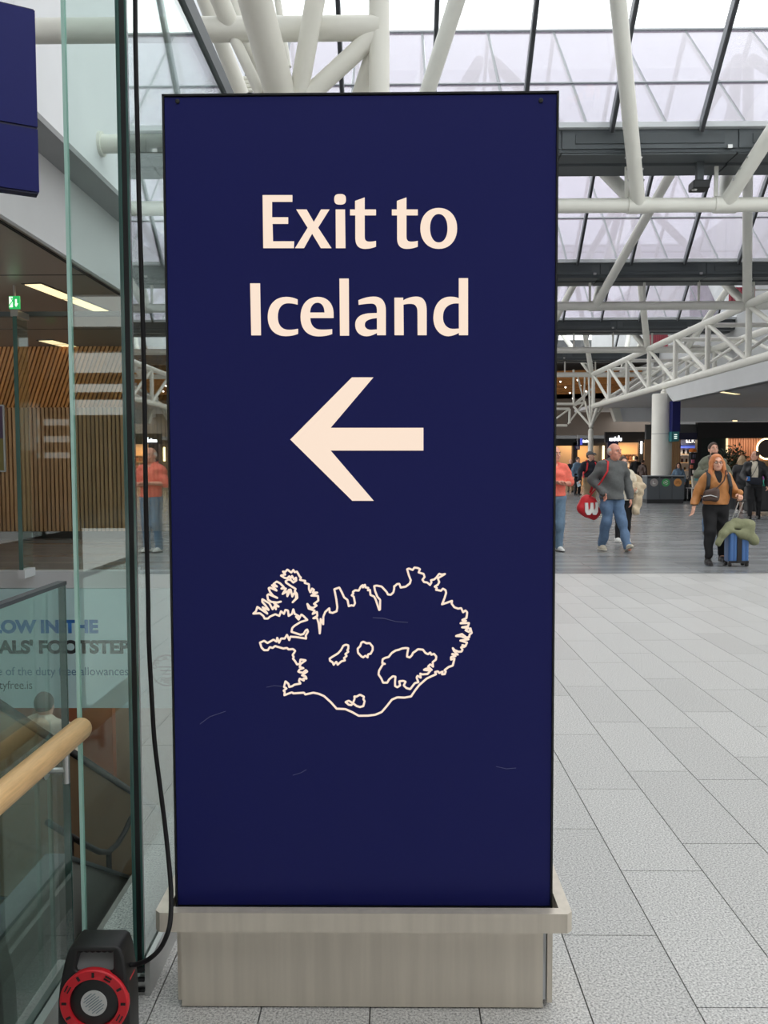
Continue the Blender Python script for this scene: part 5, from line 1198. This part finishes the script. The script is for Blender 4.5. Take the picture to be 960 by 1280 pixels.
wallbox(sg2,'panel',719,725,556.5,YL-.5,.08,M['navy'],py1=562); a = at(722,556,YL-.5); MB().box(a.x-.03,a.x+.03,YL-.5,YL-.15,2.92,2.98).build('arm', M['steel2'], sg2); a = at(722,556,YL-.5); MB().tube([(a.x,YL-.46,a.z-.05),(a.x,YL-.46,3.3)], .02, 6).build('rod', M['steel2'], sg2)
for i in range(2): wallbox(sg2,'print_bar',720,723.5,558+i*1.6,YL-.51,.01,M['sill'],py1=558.6+i*1.6)
pu = thing('banner_stand', 'narrow plum roll-up banner in front of the amber entrance', 'banner', at(740,620,46))
a = at(736.5,568,46); b = at(742.5,590,46)
MB().box(a.x,b.x,46,46.03,.05,a.z).build('banner', mat('plum_print', c(112,62,84), .6), pu); MB().box(a.x-.05,b.x+.05,45.9,46.15,0,.06).build('foot', M['steel2'], pu)
# ---- middle amber shop
YM = 53
sM = thing('shop', 'amber lit shop with glowing white sign behind the man in grey', 'shop', (14.5,YM,0))
wallbox(sM,'fascia',757,812,540,YM-.2,.3,M['shopblack'],py1=553)
wallbox(sM,'navy_pillar',760,773,551,YM-.3,.4,M['navy_edge'])
wallbox(sM,'back_wall',771,813,552,YM+2.4,.2,M['amber'])
wallbox(sM,'pier',799,805,552,YM-.2,.3,M['shopblack'])
a = at(786,560,YM); lamp('added_shop_lamp', (a.x,YM+1.2,2.8), (2.0,1.0), 105, (1,.62,.30), sM)
for i,zz_ in enumerate((.7,1.15,1.6,2.0)):
    wallbox(sM,'shelf',774,798,0,YM+1.9,.45,M['tan'],py1=0) if False else MB().box(at(775,570,YM+1.9).x,at(798,570,YM+1.9).x,YM+1.9,YM+2.35,zz_,zz_+.05).build('shelf', M['tan'], sM)
for i in range(9):
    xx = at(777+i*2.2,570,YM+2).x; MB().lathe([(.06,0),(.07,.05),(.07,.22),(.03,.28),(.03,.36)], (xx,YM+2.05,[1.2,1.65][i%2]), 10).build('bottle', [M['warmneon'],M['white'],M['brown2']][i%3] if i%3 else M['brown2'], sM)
wallbox(sM,'vertical_lamp',801.3,803.0,551.5,YM-.35,.1,M['neon'],py1=567)
wallbox(sM,'gold_upright',806.2,808.2,553.5,YM-1.2,.1,M['warmneon'],py1=593)
wallbox(sM,'gold_crossbar',805,812,553.5,YM-1.1,.1,M['amber'],py1=555)
gsn = thing('shop_sign', 'glowing white sign above the head of the man in grey', 'sign', at(770,548,YM-.3))
for i,(w_,h_) in enumerate(((2.0,3.4),(1.6,3.4),(2.0,3.6),(1.0,5.0),(2.0,3.6),(1.0,6.4),(1.8,3.6))):
    x0_ = 762.2+i*2.2; wallbox(gsn,'letter_shape',x0_,x0_+w_,551-h_,YM-.34,.08,M['neon'],py1=551)
wallbox(gsn,'back_board',761.5,778,544,YM-.25,.05,M['shopblack'],py1=551.5)
# ---- right-hand shop with the round mirror and the electronics shop
YS = 50
sR = thing('shop', 'electronics shop with lit shelves and ribbed amber wall beside the round column', 'shop', (18,YS,0))
wallbox(sR,'fascia',808,871,530.5,YS-.2,.3,M['charcoal'],py1=549)
wallbox(sR,'header',840,872,541,YS-.3,.2,M['navy_edge'],py1=549.5)
for i in range(9): wallbox(sR,'amber_rib',832+i*2.0,833.3+i*2.0,549.5,YS+.2,.12,M['amber'])
wallbox(sR,'rib_backing',806,851,549.5,YS+.34,.1,M['tan'])
wallbox(sR,'back_wall',849,874,549,YS+2.2,.2,M['lightgrey'])
wallbox(sR,'blue_band',849,873,556.5,YS+1.9,.2,mat('blue_shop_band', c(70,92,190), .5, emit=c(70,92,190), es=.5),py1=560)
wallbox(sR,'dark_band',849,873,549,YS+1.8,.2,mat('slate_blue_band', c(46,52,84), .5),py1=556.5)
text_mesh('sign_letters','ELKO',mat('soft_white_sign', c(255,255,255), .5, emit=(1,1,1,1), es=.8),sR,at(857,553.4,YS+1.75),width=at(874,553,YS+1.75).x-at(857,553,YS+1.75).x,size=.30,bold=.004,depth=.02)
a = at(861,560,YS); lamp('added_shop_lamp', (a.x,YS+1.0,2.9), (1.2,.8), 60, (1,.84,.62), sR)
for zz_ in (1.0,1.45,1.95): MB().box(at(850,570,YS+1.6).x,at(873,570,YS+1.6).x,YS+1.6,YS+2.1,zz_,zz_+.05).build('shelf', M['tan'], sR)
pc = [c(206,120,90),c(220,210,200),c(120,60,60),c(230,180,90),c(70,70,90),c(190,90,120)]
pm_ = [mat('boxed_goods', q, .6) for q in pc]
for i in range(24):
    xx = at(851+(i%12)*1.85,570,YS+1.7).x; zz_ = (1.05,1.5,2.0)[i%3]; MB().box(xx-.035,xx+.035,YS+1.65,YS+1.8,zz_,zz_+.16+.10*((i*7)%3)/2).build('boxed_product', pm_[(i*5)%6], sR)
dt = thing('display_stand', 'tall black display stand topped with bright goods beside the sorting bins', 'display stand', at(866,615,40))
xx = at(866.5,600,40).x
MB().bbox(xx-.16,xx+.16,39.9,40.2,.0,1.95,.02).build('tower', BLK if False else M['shopblack'], dt)
for i in range(6): MB().bbox(xx-.20+.06*(i%3),xx-.08+.06*(i%3),39.8,39.92,.5+.24*i,.66+.24*i,.01).build('packet', pm_[(i*5+3)%6], dt)
MB().lathe([(.02,0),(.16,.03),(.18,.10),(.10,.18)], (xx-.05,40.0,1.95), 14).build('bright_goods', mat('orange_goods', c(232,130,60), .5), dt)
sT = thing('shop', 'black shop front with dark green wall and round lit mirror at the right edge', 'shop', (21,YS,0))
wallbox(sT,'fascia',872.5,985,528,YS-.4,.4,M['shopblack'],py1=547.5)
wallbox(sT,'pillar',872,877,545,YS-.45,.4,M['shopblack'])
wallbox(sT,'green_wall',876,909,546,YS-.1,.2,M['greenwall'])
for i in range(7): wallbox(sT,'wall_tile_line',877,908,553+i*6,YS-.11,.01,M['shopblack'],py1=553.5+i*6)
wallbox(sT,'lit_jamb',908.4,910.2,547,YS-.2,.1,M['strip'],py1=566)
wallbox(sT,'rose_wall',910,985,546,YS+1.6,.2,M['pinkwood'])
for i in range(12): wallbox(sT,'rose_batten',914+i*3.2,915.2+i*3.2,547,YS+1.52,.08,M['pinkwood'])
wallbox(sT,'counter',944,985,576,YS+.4,.8,M['amber'])
a = at(935,560,YS); lamp('added_shop_lamp', (a.x,YS+.8,3.0), (2.5,.8), 60, (1,.70,.48), sT)
mr_ = thing('round_mirror', 'round mirror with glowing warm rim on the rose wall', 'mirror', at(959,561,YS+1.4))
mc = at(959,561,YS+1.45); 
tor = MB(); nn = 48; rm_ = .60; rt_ = .05
for i in range(nn):
    for j in range(8):
        aa = 2*math.pi*i/nn; bb = 2*math.pi*j/8; r_ = rm_+rt_*math.cos(bb); tor.v.append((mc.x+r_*math.cos(aa), mc.y+rt_*math.sin(bb), mc.z+r_*math.sin(aa)))
for i in range(nn):
    for j in range(8): tor.f.append((i*8+j,((i+1)%nn)*8+j,((i+1)%nn)*8+(j+1)%8,i*8+(j+1)%8))
tor.smooth = True; tor.build('lit_rim', M['warmneon'], mr_)
MB().lathe([(rm_-.03,0),(rm_-.03,-.03)], (mc.x,mc.y+.02,mc.z), 40, 'Y').build('mirror_plate', mat('mirror_silver', c(120,110,105), .06, 1), mr_)
# ceiling strip lamps over the right-hand walkway
for i,(px0,px1,py,yy,zc) in enumerate(((895,932,493.5,37.7,4.49),(914,927,526,47.0,3.73))):
    a = at(px0,py+1.5,yy); b = at(px1,py-1.5,yy)
    o = thing('strip_light', ['warm strip light in the grey soffit right of the round column','small warm strip light above the black shop front'][i], 'light', ((a.x+b.x)/2,yy,zc), group='strip lights over the shops')
    MB().bar((a.x,yy-.5,zc),(b.x,yy+.9,zc), .24,.012).build('diffuser', M['strip'], o); MB().bar((a.x-.05,yy-.55,zc+.008),(b.x+.05,yy+.95,zc+.008), .30,.01).build('trim_frame', M['ceil_dark'], o)
# ---- sorting bins
YB_ = 31.8
xa, xb_ = at(808.5,620,YB_).x, at(855.5,620,YB_).x; zt2 = at(830,594.5,YB_).z
bi = thing('sorting_bins', 'slate grey three-part waste sorting unit in front of the round column', 'bin', ((xa+xb_)/2,YB_+.3,0))
MB().box(xa+.02,xb_-.02,YB_+.03,YB_+.6,0,.14).build('plinth', M['bin_dark'], bi)
MB().box(xa,xb_,YB_+.02,YB_+.62,.14,zt2-.03).build('carcass', M['bin'], bi)
MB().bbox(xa-.015,xb_+.015,YB_-.01,YB_+.64,zt2-.03,zt2,.008).build('top', mat('bin_top', c(150,154,156), .35), bi)
wd = (xb_-xa)/3
cols = [mat('grey_badge', c(180,172,168), .5), mat('green_badge', c(84,190,112), .5), mat('orange_badge', c(240,170,92), .5)]
wm = mat('badge_mark', c(232,232,226), .5)
for i in range(3):
    x0_ = xa+i*wd
    d_ = MB().box(x0_+.012,x0_+wd-.012,YB_,YB_+.02,.16,zt2-.12).build('door', M['bin'], bi)
    MB().box(x0_+.03,x0_+wd-.03,YB_+.005,YB_+.022,zt2-.105,zt2-.045).build('slot', M['bin_dark'], bi)
    cx_, cz_ = x0_+wd/2+[.03,0,-.02][i], at(830,603.2,YB_).z
    MB().lathe([(.145,0),(.145,-.006)], (cx_,YB_,cz_), 32, 'Y').build('badge', cols[i], d_)
    mk = MB(); yy = YB_-.009
    if i == 0: mk.box(cx_-.055,cx_-.02,yy,yy+.003,cz_-.06,cz_+.06).box(cx_-.02,cx_+.05,yy,yy+.003,cz_-.06,cz_-.025)
    elif i == 1:
        for q in range(3):
            a0 = q*2.094+.3; mk.tube([(cx_+.075*math.cos(a0+t),yy,cz_+.075*math.sin(a0+t)) for t in np.linspace(0,1.5,6)], .012, 6)
        mk.box(cx_-.03,cx_+.03,yy,yy+.003,cz_-.03,cz_+.03)
    else:
        for q in (-1,0,1): mk.tube([(cx_-.08,yy,cz_+q*.035-.01),(cx_,yy,cz_+q*.035+.02),(cx_+.08,yy,cz_+q*.035-.01)], .007, 6)
    mk.build('badge_mark', wm if i < 2 else mat('badge_mark_brown', c(176,96,40), .5), d_)
# ---- luggage and plant around the travellers
def duffel(label, px, py, w_, h_, d_, m):
    p = floor_at(px,py); t = thing('travel_bag', label, 'bag', (p.x,p.y,0))
    sdf_mesh('bag_body', [cone((-w_/2+.12,0,h_*.45),(w_/2-.12,0,h_*.45),h_*.48,h_*.48,1.0,.04)], m, t, .025, cuts=[((0,0,-1),0)], wrinkle=.01)
    for s in (-1,1): MB().tube([(-.12,s*.08,h_*.85),(-.08,s*.10,h_*1.12),(.08,s*.10,h_*1.12),(.12,s*.08,h_*.85)], .015, 6).build('handle', m, t, local=True)
duffel('black soft travel bag on the floor right of the sorting bins', 864, 626, .85,.42,.4, BLK)
duffel('black rucksack lying behind the soft travel bag', 862, 617, .8,.75,.4, BLKJ)
wbag = thing('shopping_bag', 'white and teal carrier bag standing right of the sorting bins', 'bag', (at(872,620,33).x,33,.55))
xx = wbag.location.x
MB().prism([(-.2,0),(.2,0),(.24,.42),(-.24,.42)], lambda q,s: Vector((xx+q[0],33-.08+.16*s,.55+q[1]))).build('paper_body', CREAM, wbag)
MB().box(xx-.16,xx+.16,32.91,32.92,.80,.93).build('teal_print', mat('teal_print', c(120,190,190), .6), wbag)
tro = thing('luggage_cart', 'low steel luggage cart under the carrier bag', 'cart', (xx,33,0))
MB().box(xx-.35,xx+.35,32.7,33.3,.50,.54).build('deck', M['steel2'], tro)
for dx in (-.3,.3):
    for dy in (-.25,.25): MB().tube([(xx+dx,33+dy,.5),(xx+dx,33+dy,.1)], .02, 8).build('leg', M['steel2'], tro); MB().lathe([(.05,-.02),(.05,.02)], (xx+dx,33+dy,.05), 12, 'X').build('wheel', BSHOE, tro)
p = floor_at(953,643)
bs = thing('suitcase', 'large black suitcase at the right edge behind the blue one', 'suitcase', (p.x,p.y,0))
MB().bbox(p.x-.42,p.x+.42,p.y,p.y+.35,.08,.80,.05).build('shell', BLKJ, bs)
for dx in (-.3,.3): MB().lathe([(.04,-.03),(.04,.03)], (p.x+dx,p.y+.1,.04), 12, 'X').build('wheel', BSHOE, bs)
MB().tube([(p.x-.35,p.y+.3,.80),(p.x-.35,p.y+.3,1.1),(p.x-.1,p.y+.3,1.1),(p.x-.1,p.y+.3,.80)], .015, 8).build('handle', M['steel2'], bs)
tb = thing('pouch', 'teal pouch lying on the large black suitcase', 'bag', (p.x+.20,p.y+.10,.80))
sdf_mesh('pouch_body', [cone((-.12,0,.10),(.12,0,.06),.10,.08,1,.04)], mat('teal_fabric', c(60,160,140), .6), tb, .02, cuts=[((0,0,-1),0)])
MB().tube([(-.08,0,.18),(0,0,.30),(.08,0,.16)], .012, 6).build('loop', mat('teal_loop', c(50,140,122), .6), tb, local=True)
pb = thing('pouch', 'pink and violet pouch lying beside the teal one', 'bag', (p.x+.22,p.y+.30,.80))
sdf_mesh('pouch_body', [cone((-.10,0,.22),(.12,0,.20),.14,.12,.7,.04)], mat('violet_fabric', c(176,96,168), .6), pb, .02, cuts=[((0,0,-1),0)])
MB().tube([(-.06,0,.36),(0,0,.46),(.06,0,.34)], .012, 6).build('loop', mat('violet_loop', c(150,80,144), .6), pb, local=True)
# potted shrub
px_ = at(916,600,28)
pl = thing('potted_shrub', 'dark green potted shrub behind the copper-haired woman', 'plant', (px_.x,28,0))
MB().lathe([(.18,0),(.24,.45),(.25,.5),(.22,.5)], (px_.x,28,0), 20).build('pot', M['charcoal'], pl)
MB().tube([(px_.x,28,.45),(px_.x+.03,28,1.2)], .03, 8).build('stem', M['brown'], pl)
lf = MB(); rs = random.Random(4)
for i in range(800):
    th, ph_ = rs.uniform(0,6.283), math.acos(rs.uniform(-.8,1)); rr_ = rs.uniform(.15,.52)
    o = Vector((px_.x+rr_*math.sin(ph_)*math.cos(th), 28+rr_*.8*math.sin(ph_)*math.sin(th), 1.42+rr_*1.25*math.cos(ph_)))
    d = Vector((rs.uniform(-1,1),rs.uniform(-1,1),rs.uniform(-.6,.8))).normalized(); s_ = d.cross(Vector((rs.uniform(-1,1),rs.uniform(-1,1),1))).normalized()
    L = rs.uniform(.10,.17); lf.add([o, o+d*L*.5+s_*L*.2, o+d*L, o+d*L*.5-s_*L*.2, o+d*L*.5+d.cross(s_)*.012], [(0,1,4),(1,2,4),(2,3,4),(3,0,4)])
tag(lf.build('foliage', mat('dark_leaf', c(40,58,36), .5, rnd=0, noise=(4,.3)), pl), kind='stuff')
